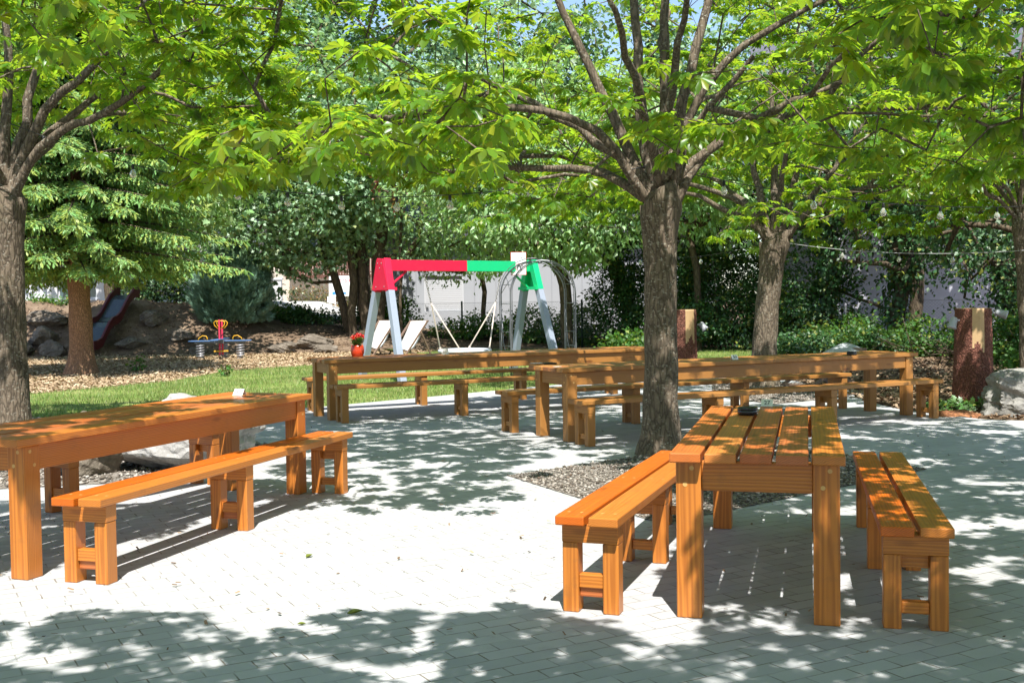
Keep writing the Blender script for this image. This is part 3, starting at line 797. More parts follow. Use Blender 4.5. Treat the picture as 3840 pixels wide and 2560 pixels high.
# ------------------------------------------------------------------ deck chairs
DWOOD = mat_plain('weathered_wood', (0.20, 0.13, 0.095), 0.7, 0.2, 40)
CANVAS = mat_plain('white_canvas', (0.74, 0.73, 0.70), 0.9, 0.04, 40)
def deckchair(label, loc, rz, canvas):
    t = empty('deck_chair', loc, R(rz), label, 'deck chair', 'folding deck chairs')
    w = 0.29
    for s_ in (-1, 1):
        m = MB(); m.bar((s_ * w, -0.42, 0.02), (s_ * w, 0.62, 0.98), 0.03, 0.05); m.build('back_rail', DWOOD, t)
        m = MB(); m.bar((s_ * (w - 0.035), -0.62, 0.30), (s_ * (w - 0.035), 0.50, 0.02), 0.03, 0.05); m.build('seat_rail', DWOOD, t)
        m = MB(); m.bar((s_ * (w + 0.035), 0.30, 0.68), (s_ * (w + 0.035), 0.72, 0.02), 0.025, 0.04); m.build('prop', DWOOD, t)
    for p in ((0.62, 0.98), (-0.62, 0.30), (0.50, 0.03), (-0.40, 0.04), (0.72, 0.03)):
        m = MB(); m.bar((-w - 0.03, p[0], p[1]), (w + 0.03, p[0], p[1]), 0.035, 0.035); m.build('crossbar', DWOOD, t)
    pts = []
    for i in range(17):
        u = i / 16; y = 0.61 - 1.22 * u; z = 0.985 - 0.675 * u
        z -= 0.34 * math.sin(PI * u) ** 1.2 * (0.75 + 0.5 * u); y += 0.05 * math.sin(PI * u)
        pts.append((y, z))
    vs = [(x, y, z) for (y, z) in pts for x in (-w + 0.02, w - 0.02)] + [(x, y, z - 0.006) for (y, z) in pts for x in (-w + 0.02, w - 0.02)]
    fs = []
    for i in range(16):
        a = 2 * i
        fs.append((a, a + 1, a + 3, a + 2)); fs.append((a + 36 - 2, a + 36, a + 37, a + 35))
        fs.append((a, a + 2, a + 36, a + 34)); fs.append((a + 1, a + 35, a + 37, a + 3))
    m = MB(); m.add(vs, fs, 0, True); m.build('canvas', canvas, t)
    return t
deckchair('white deck chair standing open behind the left swing leg', (-3.85, 31.0, 0.0), -32, CANVAS)
deckchair('white deck chair right of the other one, seen through the swing frame', (-2.85, 29.6, 0.0), -34, CANVAS)
t = empty('deck_chair', (4.95, 17.6, 0.0), R(35), 'grey folded deck chair lying behind the long brown table', 'deck chair', 'folding deck chairs')
GC = mat_plain('grey_canvas', (0.38, 0.40, 0.42), 0.9, 0.06, 40)
for s_ in (-1, 1):
    m = MB(); m.bar((-0.65, s_ * 0.29, 0.10), (0.62, s_ * 0.29, 0.62), 0.03, 0.05); m.build('back_rail', DWOOD, t)
    m = MB(); m.bar((-0.55, s_ * 0.26, 0.42), (0.55, s_ * 0.26, 0.03), 0.03, 0.05); m.build('seat_rail', DWOOD, t)
for p in ((-0.65, 0.10), (0.62, 0.62), (-0.55, 0.42), (0.55, 0.04)):
    m = MB(); m.bar((p[0], -0.31, p[1]), (p[0], 0.31, p[1]), 0.035, 0.035); m.build('crossbar', DWOOD, t)
m = MB(); vs = []; fs = []
for i in range(13):
    u = i / 12
    for j in range(9):
        v_ = j / 8
        vs.append((-0.62 + 1.30 * u, -0.27 + 0.54 * v_, 0.46 + 0.20 * u - 0.10 * math.sin(PI * u) + 0.05 * math.sin(5 * u + 4 * v_)))
for i in range(12):
    for j in range(8):
        a = i * 9 + j; fs.append((a, a + 9, a + 10, a + 1))
m.add(vs, fs, 0, True); m.build('canvas', GC, t)

# ------------------------------------------------------------------ spring seesaw
YEL = mat_plain('yellow_paint', (0.70, 0.36, 0.02), 0.4, 0.1, 30)
BLUEP = mat_plain('blue_plank', (0.06, 0.14, 0.30), 0.4, 0.15, 30)
PINKR = mat_plain('pink_red_post', (0.62, 0.04, 0.09), 0.4, 0.1, 30)
GALV = mat_plain('spring_steel', (0.42, 0.42, 0.44), 0.4, 0.15, 40, metal=0.6)
ss = empty('spring_seesaw', (-8.13, 31.0, 0), R(4), 'four seat spring seesaw with blue planks and yellow handles', 'spring seesaw')
for ax in (0, 1):
    m = MB()
    if ax == 0: m.box(-0.86, 0.86, -0.11, 0.11, 0.475, 0.51, 0.012)
    else: m.box(-0.11, 0.11, -0.86, 0.86, 0.515, 0.55, 0.012)
    m.build('plank', BLUEP, ss)
m = MB(); m.box(-0.70, 0.70, -0.035, 0.035, 0.435, 0.474); m.box(-0.03, 0.03, -0.7, 0.7, 0.435, 0.473); m.build('carrier', STEEL, ss)
for (x, y) in ((-0.55, 0), (0.55, 0), (0, 0.55)):
    m = MB(); m.tube([(x + 0.105 * math.cos(a), y + 0.105 * math.sin(a), 0.03 + 0.39 * a / (2 * PI * 5.5)) for a in np.linspace(0, 2 * PI * 5.5, 90)], 0.0155, 7); m.box(x - 0.08, x + 0.08, y - 0.08, y + 0.08, -0.02, 0.02)
    m.build('spring', GALV, ss)
for (x, y, dx, dy) in ((-0.48, 0, 1, 0), (0.48, 0, -1, 0)):
    m = MB(); m.tube([(x - dx * 0.13, -0.0, 0.50), (x - dx * 0.10, -0.0, 0.575), (x + 0.0, 0, 0.64), (x + dx * 0.10, 0, 0.625), (x + dx * 0.13, 0, 0.57), (x + dx * 0.125, 0, 0.50)], 0.013, 6); m.build('handle', YEL, ss)
for y in (-0.07, 0.07):
    m = MB(); m.box(-0.022 + (0.05 if y > 0 else 0), 0.022 + (0.05 if y > 0 else 0), y - 0.03, y + 0.03, 0.10, 1.08, 0.006); m.build('post', PINKR, ss)
    x0 = 0.05 if y > 0 else 0
    m = MB(); m.tube([(x0 - 0.03, y, 0.82), (x0 - 0.13, y, 0.92), (x0 - 0.15, y, 1.0), (x0 - 0.10, y, 1.045), (x0, y, 1.05), (x0 + 0.10, y, 1.045), (x0 + 0.15, y, 1.0), (x0 + 0.13, y, 0.92), (x0 + 0.03, y, 0.82)], 0.013, 6); m.build('handle', YEL, ss)
    m = MB(); m.box(x0 - 0.16, x0 + 0.16, y - 0.04, y + 0.04, 0.185, 0.225, 0.01); m.build('footrest', YEL, ss)
m = MB(); m.box(-0.13, 0.13, -0.16, -0.12, 0.42, 0.53); m.build('end_plate', STEEL, ss)

# ------------------------------------------------------------------ slide on the mound
SLR = mat_plain('dark_red_slide', (0.11, 0.018, 0.022), 0.45, 0.2, 14, dirt=0.15)
SLB = mat_plain('slide_bed', (0.055, 0.075, 0.085), 0.25, 0.2, 14, spec=0.5)
sl = empty('slide', (-12.9, 33.4, 0), R(-7), 'dark red wavy slide running down the earth mound', 'slide')
prof = [(0.0, 0.30), (0.25, 0.30), (0.55, 0.38), (1.05, 0.86), (1.30, 1.00), (1.55, 1.04), (1.80, 1.16), (2.45, 1.72), (2.75, 1.86), (3.1, 1.88)]
def sweep(m, xs, dz0, dz1, sm=True):
    vs = []; n = len(prof)
    for (y, z) in prof:
        vs += [(xs[0], y, z + dz0), (xs[1], y, z + dz0), (xs[1], y, z + dz1), (xs[0], y, z + dz1)]
    fs = []
    for i in range(n - 1):
        a = i * 4
        for k in range(4): fs.append((a + k, a + (k + 1) % 4, a + 4 + (k + 1) % 4, a + 4 + k))
    fs += [(3, 2, 1, 0), tuple((n - 1) * 4 + k for k in range(4))]
    m.add(vs, fs)
m = MB(); sweep(m, (-0.30, 0.30), -0.05, 0.0); m.build('bed', SLB, sl)
for s_ in (-1, 1):
    m = MB(); sweep(m, (s_ * 0.335 - 0.034, s_ * 0.335 + 0.034), -0.10, 0.17)
    m.add([(s_ * 0.335 - 0.03, 2.65, 1.9), (s_ * 0.335 + 0.03, 2.65, 1.9), (s_ * 0.335 + 0.03, 3.15, 1.9), (s_ * 0.335 - 0.03, 3.15, 1.9),
           (s_ * 0.335 - 0.03, 2.95, 2.62), (s_ * 0.335 + 0.03, 2.95, 2.62), (s_ * 0.335 + 0.03, 3.12, 2.62), (s_ * 0.335 - 0.03, 3.12, 2.62)],
          [(3, 2, 1, 0), (4, 5, 6, 7), (0, 1, 5, 4), (1, 2, 6, 5), (2, 3, 7, 6), (3, 0, 4, 7)])
    m.build('side_wall', SLR, sl)
for x in (-0.2, 0.2):
    m = MB(); m.bar((x, 0.12, 0.24), (x, 0.12, -0.05), 0.05, 0.05); m.build('support', SLR, sl)

# ------------------------------------------------------------------ log posts with lamps
SPLIT = mat_wood('split_wood', 'Z', (0.62, 0.36, 0.14), (0.33, 0.17, 0.07), 0.6)
LAMPW = mat_plain('grey_white_lamp', (0.34, 0.35, 0.38), 0.4, 0.06, 30)
def logpost(label, loc, seed, lamps, r0=0.235, h=1.31, bare=(-2.04, -1.34)):
    t = empty('log_post', loc, 0, label, 'log post', 'upright log posts with lamps')
    g = np.random.default_rng(seed)
    n, k = 56, 46
    ph = g.uniform(0, 6, 6)
    def rad(a, z):
        f = z / h
        base = r0 * (1.02 - 0.10 * f + 0.09 * math.exp(-f * 6)) * (1 + 0.035 * math.sin(3 * a + ph[0]) + 0.02 * math.sin(7 * a + 4 * f + ph[1]))
        ea = (a - bare[0]) / (bare[1] - bare[0])
        is_b = 0 < ea < 1 and f > 0.60 + 0.06 * math.sin(9 * a + ph[2]) + 0.15 * ea * 0
        if not is_b: base *= 1.03 + 0.018 * math.sin(23 * a + 31 * f + ph[3]) * math.sin(17 * f * 6 + ph[4]) + 0.012 * g.normal()
        return base, is_b
    vs = []; bare_f = []
    for i in range(k + 1):
        z = h * i / k
        for j in range(n):
            a = 2 * PI * j / n - PI
            r_, b_ = rad(a, z); vs.append((r_ * math.cos(a), r_ * math.sin(a), z - 0.03)); bare_f.append(b_)
    m = MB(); fs = []; mi = []
    for i in range(k):
        for j in range(n):
            j2 = (j + 1) % n; fs.append((i * n + j, i * n + j2, (i + 1) * n + j2, (i + 1) * n + j)); mi.append(1 if bare_f[i * n + j] and bare_f[(i + 1) * n + j2] else 0)
    fs.append([k * n + j for j in range(n)]); mi.append(1)
    m.v = vs; m.f = [list(f) for f in fs]; m.m = mi; m.sm = [True] * (len(fs) - 1) + [False]
    m.build('log', [BARK_LOG, SPLIT], t)
    for (az, z, tilt) in lamps:
        a = R(az); rx = r0 * 1.0
        b = bpy.data.objects.new('lamp', None)
        m = MB()
        c_ = Vector((math.cos(a) * rx, math.sin(a) * rx, z)); dn = Vector((math.cos(a) * math.cos(tilt), math.sin(a) * math.cos(tilt), math.sin(tilt)))
        m.bar(c_, c_ + Vector((math.cos(a), math.sin(a), 0)) * 0.09, 0.05, 0.02)
        p0 = c_ + Vector((math.cos(a), math.sin(a), 0)) * 0.07 - dn * 0.04
        m.tube([p0, p0 + dn * 0.02, p0 + dn * 0.12, p0 + dn * 0.125, p0 + dn * 0.15], [0.030, 0.046, 0.052, 0.060, 0.060], 18)
        m.build('lamp', LAMPW, t)
    return t
logpost('thick reddish log post with peeled pale strip beside the boulder', (6.055, 14.6, 0), 3, [(197, 1.13, -1.25), (-12, 1.22, -0.3)])
logpost('log post half hidden behind the chestnut trunk, lamp on its right', (2.93, 19.0, 0), 4, [(-5, 1.02, -0.9)], bare=(-1.62, -0.75))
# ------------------------------------------------------------------ terrain
def sstep(t):
    t = np.clip(t, 0, 1); return t * t * (3 - 2 * t)
def hill_h(x, y):
    x = np.asarray(x, float); y = np.asarray(y, float)
    H = np.interp(x, [-40, -10.2, -8.6, -6.5, -4.5, -1.5, 2, 6, 40], [1.62, 1.62, 1.05, 0.72, 0.55, 0.32, 0.12, 0.05, 0.05])
    f = sstep((y - 33.3) / np.interp(x, [-10, -7], [4.0, 5.0]))
    n = np.where(y > 43, 0.0, 1.0) * (0.10 * np.sin(1.9 * x + 0.7 * y) + 0.07 * np.sin(3.3 * x - 2.1 * y + 1) + 0.04 * np.sin(7 * x + 5 * y))
    return H * f + n * f * np.clip(H, 0, 0.9) - 0.03 * (1 - f)

def sheet(name, poly, z, mat, parent=None, kind='structure'):
    me = bpy.data.meshes.new(name)
    bm = bmesh.new()
    f = bm.faces.new([bm.verts.new((x, y, z)) for x, y in poly])
    if f.normal.z < 0: f.normal_flip()
    bm.to_mesh(me); bm.free()
    me.materials.append(mat)
    o = bpy.data.objects.new(name, me); link(o)
    return tag(o, kind=kind)

def ground_mat(name, cols, scale, rough=0.95, bump=0.5, fine=60.0):
    m, nt, out = new_mat(name); n = N(nt); co = n.obj()
    a = n.noise(co, scale, 7, 0.65); b = n.noise(co, fine, 4, 0.7)
    f = n.math('ADD', n.math('MULTIPLY', a, 0.6), n.math('MULTIPLY', b, 0.4))
    st = [(0.34 + 0.32 * i / (len(cols) - 1), c) for i, c in enumerate(cols)]
    n.bsdf(out, Base_Color=n.ramp(f, st), Roughness=rough, Specular_IOR_Level=0.1, Normal=n.bump(f, bump, 0.03))
    return m
SOILM = ground_mat('leaf_litter_soil', [(0.05, 0.032, 0.02), (0.13, 0.088, 0.055), (0.24, 0.165, 0.10)], 3.0)
HILLM = ground_mat('bare_earth', [(0.07, 0.048, 0.032), (0.15, 0.105, 0.07), (0.27, 0.20, 0.14)], 1.4, fine=22)
LAWNM = ground_mat('lawn_soil', [(0.09, 0.13, 0.03), (0.16, 0.22, 0.05), (0.30, 0.29, 0.12)], 0.9, fine=35)
GRAVM = ground_mat('gravel_bed', [(0.08, 0.065, 0.05), (0.20, 0.175, 0.15), (0.42, 0.39, 0.35)], 14, fine=90, bump=0.9)
CHIPM = ground_mat('wood_chip_bed', [(0.12, 0.075, 0.04), (0.27, 0.19, 0.105), (0.40, 0.30, 0.19)], 4, fine=45, bump=0.8)

# paving: 20 x 10 cm concrete blocks in running bond turned 29 degrees
def paving_mat():
    m, nt, out = new_mat('concrete_pavers'); n = N(nt); co = n.obj()
    v = n.scale(co, (1, 1, 1), rot=(0, 0, R(-29.1)))
    vj = n('ShaderNodeVectorMath', {0: v, 1: n.scale(n('ShaderNodeTexNoise', {'Vector': v, 'Scale': 7.0, 'Detail': 3.0}).outputs['Color'], (0.011, 0.011, 0))}, operation='ADD').outputs[0]
    br = n('ShaderNodeTexBrick', {'Vector': vj, 'Color1': (0.0, 0, 0, 1), 'Color2': (1, 1, 1, 1), 'Mortar': (0.5, 0.5, 0.5, 1), 'Scale': 1.0, 'Mortar Size': 0.0044, 'Mortar Smooth': 0.5, 'Bias': 0.0, 'Brick Width': 0.2075, 'Row Height': 0.1012}, offset=0.5, squash=1.0)
    tone = br.outputs['Color']; mort = br.outputs['Fac']
    big = n.noise(co, 0.55, 5, 0.6); med = n.noise(co, 7.0, 5, 0.65); fine = n.noise(co, 120.0, 4, 0.75)
    c = n.mix(tone, (0.345, 0.355, 0.365), (0.435, 0.44, 0.445))
    c = n.mix(n.math('MULTIPLY', n.ramp(med, [(0.35, 0.0), (0.7, 1.0)]), 0.35), c, (0.46, 0.46, 0.455))
    c = n.mix(n.math('MULTIPLY', n.ramp(big, [(0.42, 0.0), (0.68, 1.0)]), 0.35), c, (0.31, 0.30, 0.275))
    sp = n.ramp(fine, [(0.30, 1.0), (0.44, 0.0)])
    c = n.mix(n.math('MULTIPLY', sp, 0.30), c, (0.20, 0.195, 0.19))
    st = n.ramp(n.noise(co, 1.7, 6, 0.75), [(0.60, 0.0), (0.74, 1.0)])
    c = n.mix(n.math('MULTIPLY', st, 0.28), c, (0.24, 0.20, 0.155))
    jn = n.ramp(n.noise(co, 5.0, 4, 0.6), [(0.40, 0.12), (0.62, 1.0)])
    c = n.mix(n.math('MULTIPLY', mort, jn), c, (0.17, 0.145, 0.115))
    hgt = n.math('SUBTRACT', n.math('ADD', n.math('MULTIPLY', fine, 0.10), n.math('MULTIPLY', tone, 0.12)), n.math('MULTIPLY', mort, 0.9))
    n.bsdf(out, Base_Color=c, Roughness=0.88, Specular_IOR_Level=0.18, Normal=n.bump(hgt, 0.5, 0.006))
    return m
PAVE = paving_mat()

sheet('ground', [(-400, -200), (400, -200), (400, 600), (-400, 600)], -0.012, SOILM)
P_PAVE = [(-14, -9), (14, -9), (14, 12.3), (6.4, 12.5), (5.55, 12.95), (5.30, 13.35), (4.98, 14.24), (4.9, 15.6), (5.4, 17.0), (4.9, 19.6), (3.0, 21.4), (0.8, 19.4), (-1.18, 17.35), (-2.8, 15.75), (-4.6, 14.5), (-6.4, 14.75), (-14, 14.2)]
sheet('paving', P_PAVE, 0.0, PAVE)
P_LAWN = [(-15, 14.2), (-6.4, 14.75), (-4.6, 14.5), (-2.8, 15.75), (-1.18, 17.35), (0.8, 19.4), (3.0, 21.4), (5.2, 23.5), (7.5, 33.5), (-2, 34.5), (-4.0, 30), (-4.9, 26.7), (-6.4, 25.2), (-6.7, 21.8), (-8.2, 19.1), (-15, 17.0)]
sheet('lawn', P_LAWN, -0.007, LAWNM)
P_CHIP = [(-15, 17.0), (-8.2, 19.1), (-6.7, 21.8), (-6.4, 25.2), (-4.9, 26.7), (-4.0, 30), (-2, 34.5), (-20, 36), (-26, 24)]
sheet('wood_chip_ground', P_CHIP, -0.0072, CHIPM)
P_BED1 = [(-0.058, 9.246), (0.95, 7.13), (3.45, 9.25), (2.5, 11.4)]
sheet('gravel_bed', P_BED1, 0.004, GRAVM)
P_BED2 = [(3.0, 16.7), (3.55, 15.15), (4.9, 16.2), (4.9, 18.9), (3.4, 18.9)]
sheet('gravel_bed', P_BED2, 0.004, GRAVM)
P_BED3 = [(-12, 8.8), (-4.2, 8.9), (-3.0, 9.2), (-2.35, 9.75), (-2.55, 11.5), (-3.7, 13.2), (-6.4, 14.7), (-12, 14.3)]
sheet('gravel_bed', P_BED3, 0.004, GRAVM)

# earth mound: bank along the back
nx, ny = 190, 90
X, Y = np.meshgrid(np.linspace(-60, 40, nx), np.concatenate([np.linspace(33.0, 40, 60), np.linspace(40.5, 90, 30)]), indexing='ij')
V = np.stack([X, Y, hill_h(X, Y)], -1).reshape(-1, 3)
i, j = np.meshgrid(np.arange(nx - 1), np.arange(ny - 1), indexing='ij')
a = (i * ny + j).ravel()
o = np_mesh('hill', V, [np.stack([a, a + ny, a + ny + 1, a + 1], 1)], HILLM, smooth=True); tag(o, kind='structure')

nx, ny = 50, 60
X, Y = np.meshgrid(np.linspace(-15, -3.5, nx), np.linspace(46, 70, ny), indexing='ij')
V = np.stack([X, Y, hill_h(X, Y) + 0.03], -1).reshape(-1, 3)
i, j = np.meshgrid(np.arange(nx - 1), np.arange(ny - 1), indexing='ij'); a = (i * ny + j).ravel()
o = np_mesh('driveway', V, [np.stack([a, a + ny, a + ny + 1, a + 1], 1)], mat_plain('pale_gravel_drive', (0.50, 0.49, 0.46), 0.9, 0.1, 12), smooth=True); tag(o, kind='structure')

def inpoly(P, poly):
    x, y = P[:, 0], P[:, 1]; r_ = np.zeros(len(P), bool)
    n = len(poly)
    for i in range(n):
        x0, y0 = poly[i]; x1, y1 = poly[(i + 1) % n]
        c = ((y0 > y) != (y1 > y))
        with np.errstate(divide='ignore', invalid='ignore'):
            c &= x < (x1 - x0) * (y - y0) / (y1 - y0 + 1e-12) + x0
        r_ ^= c
    return r_
def in_view(P, m=0.4):
    return (np.abs(P[:, 0]) < 0.475 * P[:, 1] + m)
def sample_poly(poly, n, g, far=True):
    p = np.array(poly); lo, hi = p.min(0), p.max(0); out = []
    tot = 0
    while tot < n:
        q = lo + (hi - lo) * g.uniform(size=(n * 3, 2))
        q = q[inpoly(q, poly)]; q = q[in_view(q)]
        if far: q = q[g.uniform(size=len(q)) < (lo[1] + 2) / (q[:, 1] + 0.1) * 1.2]
        out.append(q); tot += len(q)
    return np.concatenate(out)[:n]

# grass
g = np.random.default_rng(21)
Q = np.concatenate([sample_poly(P_LAWN, 95000, g), sample_poly(P_CHIP, 2500, g)])
n = len(Q)
edge = np.sin(Q[:, 0] * 1.7 + Q[:, 1] * 0.9) + np.sin(Q[:, 0] * 0.8 - Q[:, 1] * 2.1)
keepm = g.uniform(size=n) < np.where(edge > -0.9, 1.0, 0.45); Q = Q[keepm]; n = len(Q)
az = g.uniform(0, 2 * PI, n); h = g.uniform(0.025, 0.065, n) * (1 + 0.6 * (g.uniform(size=n) < 0.06))
w = g.uniform(0.004, 0.008, n); ln = g.uniform(0.1, 0.7, n) * h; a2 = g.uniform(0, 2 * PI, n)
b = np.stack([Q[:, 0], Q[:, 1], np.full(n, -0.008)], 1); s_ = np.stack([np.cos(az) * w, np.sin(az) * w, 0 * w], 1)
tp = b + np.stack([np.cos(a2) * ln, np.sin(a2) * ln, h], 1)
V = np.stack([b - s_, b + s_, tp], 1).reshape(-1, 3)
o = np_mesh('grass', V, [np.arange(3 * n).reshape(-1, 3)], GRASS); tag(o, 'short sunlit lawn grass behind the tables', kind='stuff')

# gravel stones
STONE = mat_plain('gravel_stone', (0.30, 0.275, 0.24), 0.85, 0.45, 9)
def stones(name, poly, n, sz, label, mat, z=0.004, seed=1):
    g = np.random.default_rng(seed); Q = sample_poly(poly, n, g)
    O = np.array([(1, 0, 0), (-1, 0, 0), (0, 1, 0), (0, -1, 0), (0, 0, 0.7), (0, 0, -0.5)], float)
    Fq = np.array([(0, 2, 4), (2, 1, 4), (1, 3, 4), (3, 0, 4), (2, 0, 5), (1, 2, 5), (3, 1, 5), (0, 3, 5)])
    s0 = g.uniform(sz[0], sz[1], n) * g.uniform(0.7, 1.3, n)
    a = g.uniform(0, 2 * PI, n); ca, sa = np.cos(a), np.sin(a)
    loc = O[None] * (1 + 0.35 * g.normal(size=(n, 6, 1))) * s0[:, None, None] * np.array([1, 0.75, 0.7])
    xr = loc[..., 0] * ca[:, None] - loc[..., 1] * sa[:, None]; yr = loc[..., 0] * sa[:, None] + loc[..., 1] * ca[:, None]
    V = np.stack([xr + Q[:, 0:1], yr + Q[:, 1:2], loc[..., 2] + z + 0.3 * s0[:, None]], -1).reshape(-1, 3)
    F = (Fq[None] + (np.arange(n) * 6)[:, None, None]).reshape(-1, 3)
    o = np_mesh(name, V, [F], mat); return tag(o, label, kind='stuff')
def isl_mat(name, cols, rough=0.85):
    m, nt, out = new_mat(name); n = N(nt)
    r_ = n('ShaderNodeTexWhiteNoise', {'W': n('ShaderNodeNewGeometry').outputs['Random Per Island']}, noise_dimensions='1D').outputs[0]
    c = n.ramp(r_, [(i / (len(cols) - 1), c) for i, c in enumerate(cols)])
    n.bsdf(out, Base_Color=c, Roughness=rough, Specular_IOR_Level=0.2)
    return m
STONES = isl_mat('gravel_stones', [(0.07, 0.055, 0.042), (0.17, 0.145, 0.12), (0.24, 0.21, 0.18), (0.42, 0.385, 0.34), (0.12, 0.08, 0.055)])
CHIPS = isl_mat('wood_chips', [(0.15, 0.095, 0.05), (0.32, 0.225, 0.13), (0.43, 0.32, 0.20), (0.52, 0.41, 0.27), (0.23, 0.15, 0.08)])
LITTER = isl_mat('brown_litter', [(0.06, 0.035, 0.02), (0.16, 0.10, 0.06), (0.27, 0.18, 0.11), (0.36, 0.27, 0.18), (0.10, 0.06, 0.035)])
stones('gravel', P_BED1, 9000, (0.008, 0.020), 'grey brown gravel round the centre chestnut', STONES, seed=2)
stones('gravel', P_BED2, 3500, (0.010, 0.024), 'grey gravel round the farther chestnut', STONES, seed=3)
stones('gravel', P_BED3, 7000, (0.010, 0.03), 'gravel among the rocks at the left chestnut', STONES, seed=4)
def chips(name, poly, n, sz, label, mat, seed, hz=None):
    g = np.random.default_rng(seed); Q = sample_poly(poly, n, g)
    D = unit(np.stack([g.normal(size=n), g.normal(size=n), 0.25 * g.normal(size=n)], 1)); U = unit(np.array([0, 0, 1.0]) + 0.45 * rand_dirs(n, g))
    z = g.uniform(0.002, 0.022, n) + (hill_h(Q[:, 0], Q[:, 1]) if hz else 0)
    T = (np.array([(-0.5, -0.2, 0), (0.5, -0.2, 0), (0.5, 0.2, 0), (-0.5, 0.2, 0)]), np.zeros((0, 3), int), np.array([(0, 1, 2, 3)]))
    V, F = scatter(T, np.stack([Q[:, 0], Q[:, 1], z], 1), D, U, g.uniform(sz[0], sz[1], n), g)
    o = np_mesh(name, V, F, mat); return tag(o, label, kind='stuff')
chips('wood_chips', P_CHIP, 26000, (0.04, 0.10), 'pale wood chips of the play area', CHIPS, 5)
P_MULCH = [(4.9, 15.6), (4.98, 14.24), (5.5, 13.0), (9, 12.6), (14, 14), (14, 30), (6, 26), (4.9, 19.6)]
chips('mulch', P_MULCH, 14000, (0.04, 0.11), 'brown bark and leaf mulch on the right', LITTER, 6)
chips('earth_litter', [(-24, 33.4), (-1, 33.6), (-1, 38.5), (-24, 38.5)], 5000, (0.04, 0.10), 'leaf litter on the earth mound', LITTER, 8, True)
chips('paving_litter', [(-6, 4), (6, 4), (5.0, 15), (-2, 16), (-3, 9)], 420, (0.012, 0.035), 'small dry bits strewn over the pavers', LITTER, 9)

# fallen leaves
FALL = mat_leaf('fallen_leaf', (0.16, 0.19, 0.03), (0.2, 0.2, 0.03), 0.2, 0.05, 0.2)
for k, (x, y, a, lab) in enumerate(((-1.195, 6.312, 60, 'curled yellow green leaf lying on the sunlit pavers'), (-0.784, 5.131, 30, 'larger dark green fallen leaf on the shaded front pavers'), (-0.95, 4.99, 200, 'small brown fallen leaf on the shaded front pavers'))):
    m = MB(); L = (0.06, 0.075, 0.04)[k]
    vs = []; 
    for i in range(7):
        t_ = i / 6; w_ = 0.26 * L * math.sin(PI * min(0.98, t_ * 0.95 + 0.04)); zz = 0.004 + 0.35 * L * (t_ - 0.4) ** 2
        vs += [(L * t_, -w_, zz + w_ * 0.9), (L * t_, 0, zz), (L * t_, w_, zz + w_ * 0.9)]
    fs = []
    for i in range(6):
        b_ = 3 * i; fs += [(b_, b_ + 3, b_ + 4, b_ + 1), (b_ + 1, b_ + 4, b_ + 5, b_ + 2)]
    m.add(vs, fs, 0, True); o = m.build('fallen_leaf', FALL); o.location = (x, y, 0.001); o.rotation_euler = (0, 0, R(a)); tag(o, lab, 'leaf', 'leaves fallen on the paving')

# ------------------------------------------------------------------ rocks
def rock_mat(name, a, b, c):
    m, nt, out = new_mat(name); n = N(nt); co = n.obj()
    x = n.noise(co, 3.5, 8, 0.7, 0.4); y = n.noise(co, 22, 6, 0.75)
    f = n.math('ADD', n.math('MULTIPLY', x, 0.65), n.math('MULTIPLY', y, 0.35))
    n.bsdf(out, Base_Color=n.ramp(f, [(0.33, a), (0.5, b), (0.66, c)]), Roughness=0.92, Specular_IOR_Level=0.15, Normal=n.bump(f, 0.9, 0.04))
    return m
ROCK = rock_mat('limestone', (0.10, 0.09, 0.08), (0.235, 0.225, 0.205), (0.38, 0.365, 0.335))
ROCKD = rock_mat('shade_darkened_rock', (0.06, 0.048, 0.036), (0.15, 0.125, 0.098), (0.27, 0.235, 0.19))  # browner rock, darkened to put the mound's shade into the colour
ROCKL = rock_mat('pale_limestone', (0.16, 0.15, 0.14), (0.34, 0.325, 0.31), (0.50, 0.485, 0.46))
def rock(label, loc, dim, seed, mat=None, rz=0, group='boulders of the garden', block=0.0):
    g = np.random.default_rng(seed)
    bm = bmesh.new(); bmesh.ops.create_icosphere(bm, subdivisions=5, radius=1.0)
    V = np.array([v.co[:] for v in bm.verts])
    V = V / np.max(np.abs(V), axis=1, keepdims=True) ** block; V = V * (1 - 0.18 * block)
    r_ = np.full(len(V), 1.25)
    for k in range(15):                      # cut by random planes -> facets
        nrm = rand_dirs(1, g)[0]; dd = g.uniform(0.72, 1.0)
        dt = V @ nrm; ok = dt > 0.05
        r_[ok] = np.minimum(r_[ok], dd / dt[ok])
    V = V * (r_ if block == 0 else np.clip(r_, 0.86, 1.02))[:, None]
    for fr, am in ((3, 0.05), (7, 0.03), (15, 0.016), (31, 0.008)):
        ph = g.uniform(0, 6, 6); 
        nz = np.sin(V[:, 0] * fr + ph[0] + 2 * np.sin(V[:, 1] * fr * 0.7 + ph[1])) * np.sin(V[:, 1] * fr + ph[2] + 2 * np.sin(V[:, 2] * fr * 0.8 + ph[3])) + np.sin(V[:, 2] * fr * 1.3 + ph[4] + V[:, 0] * fr)
        V = V * (1 + am * nz)[:, None]
    V = V * np.array(dim) * 0.5; V[:, 2] += dim[2] * 0.36
    for v, c in zip(bm.verts, V): v.co = c
    me = bpy.data.meshes.new('boulder'); bm.to_mesh(me); bm.free(); me.materials.append(mat or ROCK)
    o = bpy.data.objects.new('boulder', me); link(o); o.location = loc; o.rotation_euler = (0, 0, R(rz))
    return tag(o, label, 'boulder', group)
rock('big pale boulder behind table 32, split by a dark notch', (-2.95, 10.0, 0), (1.25, 0.95, 0.76), 11, ROCKL)
rock('smaller darker rock left of the big boulder behind table 32', (-3.72, 9.75, 0), (0.62, 0.6, 0.52), 12, ROCKD)
rock('low rock at the foot of the left chestnut', (-4.75, 10.3, 0), (0.9, 0.7, 0.45), 13, ROCKD)
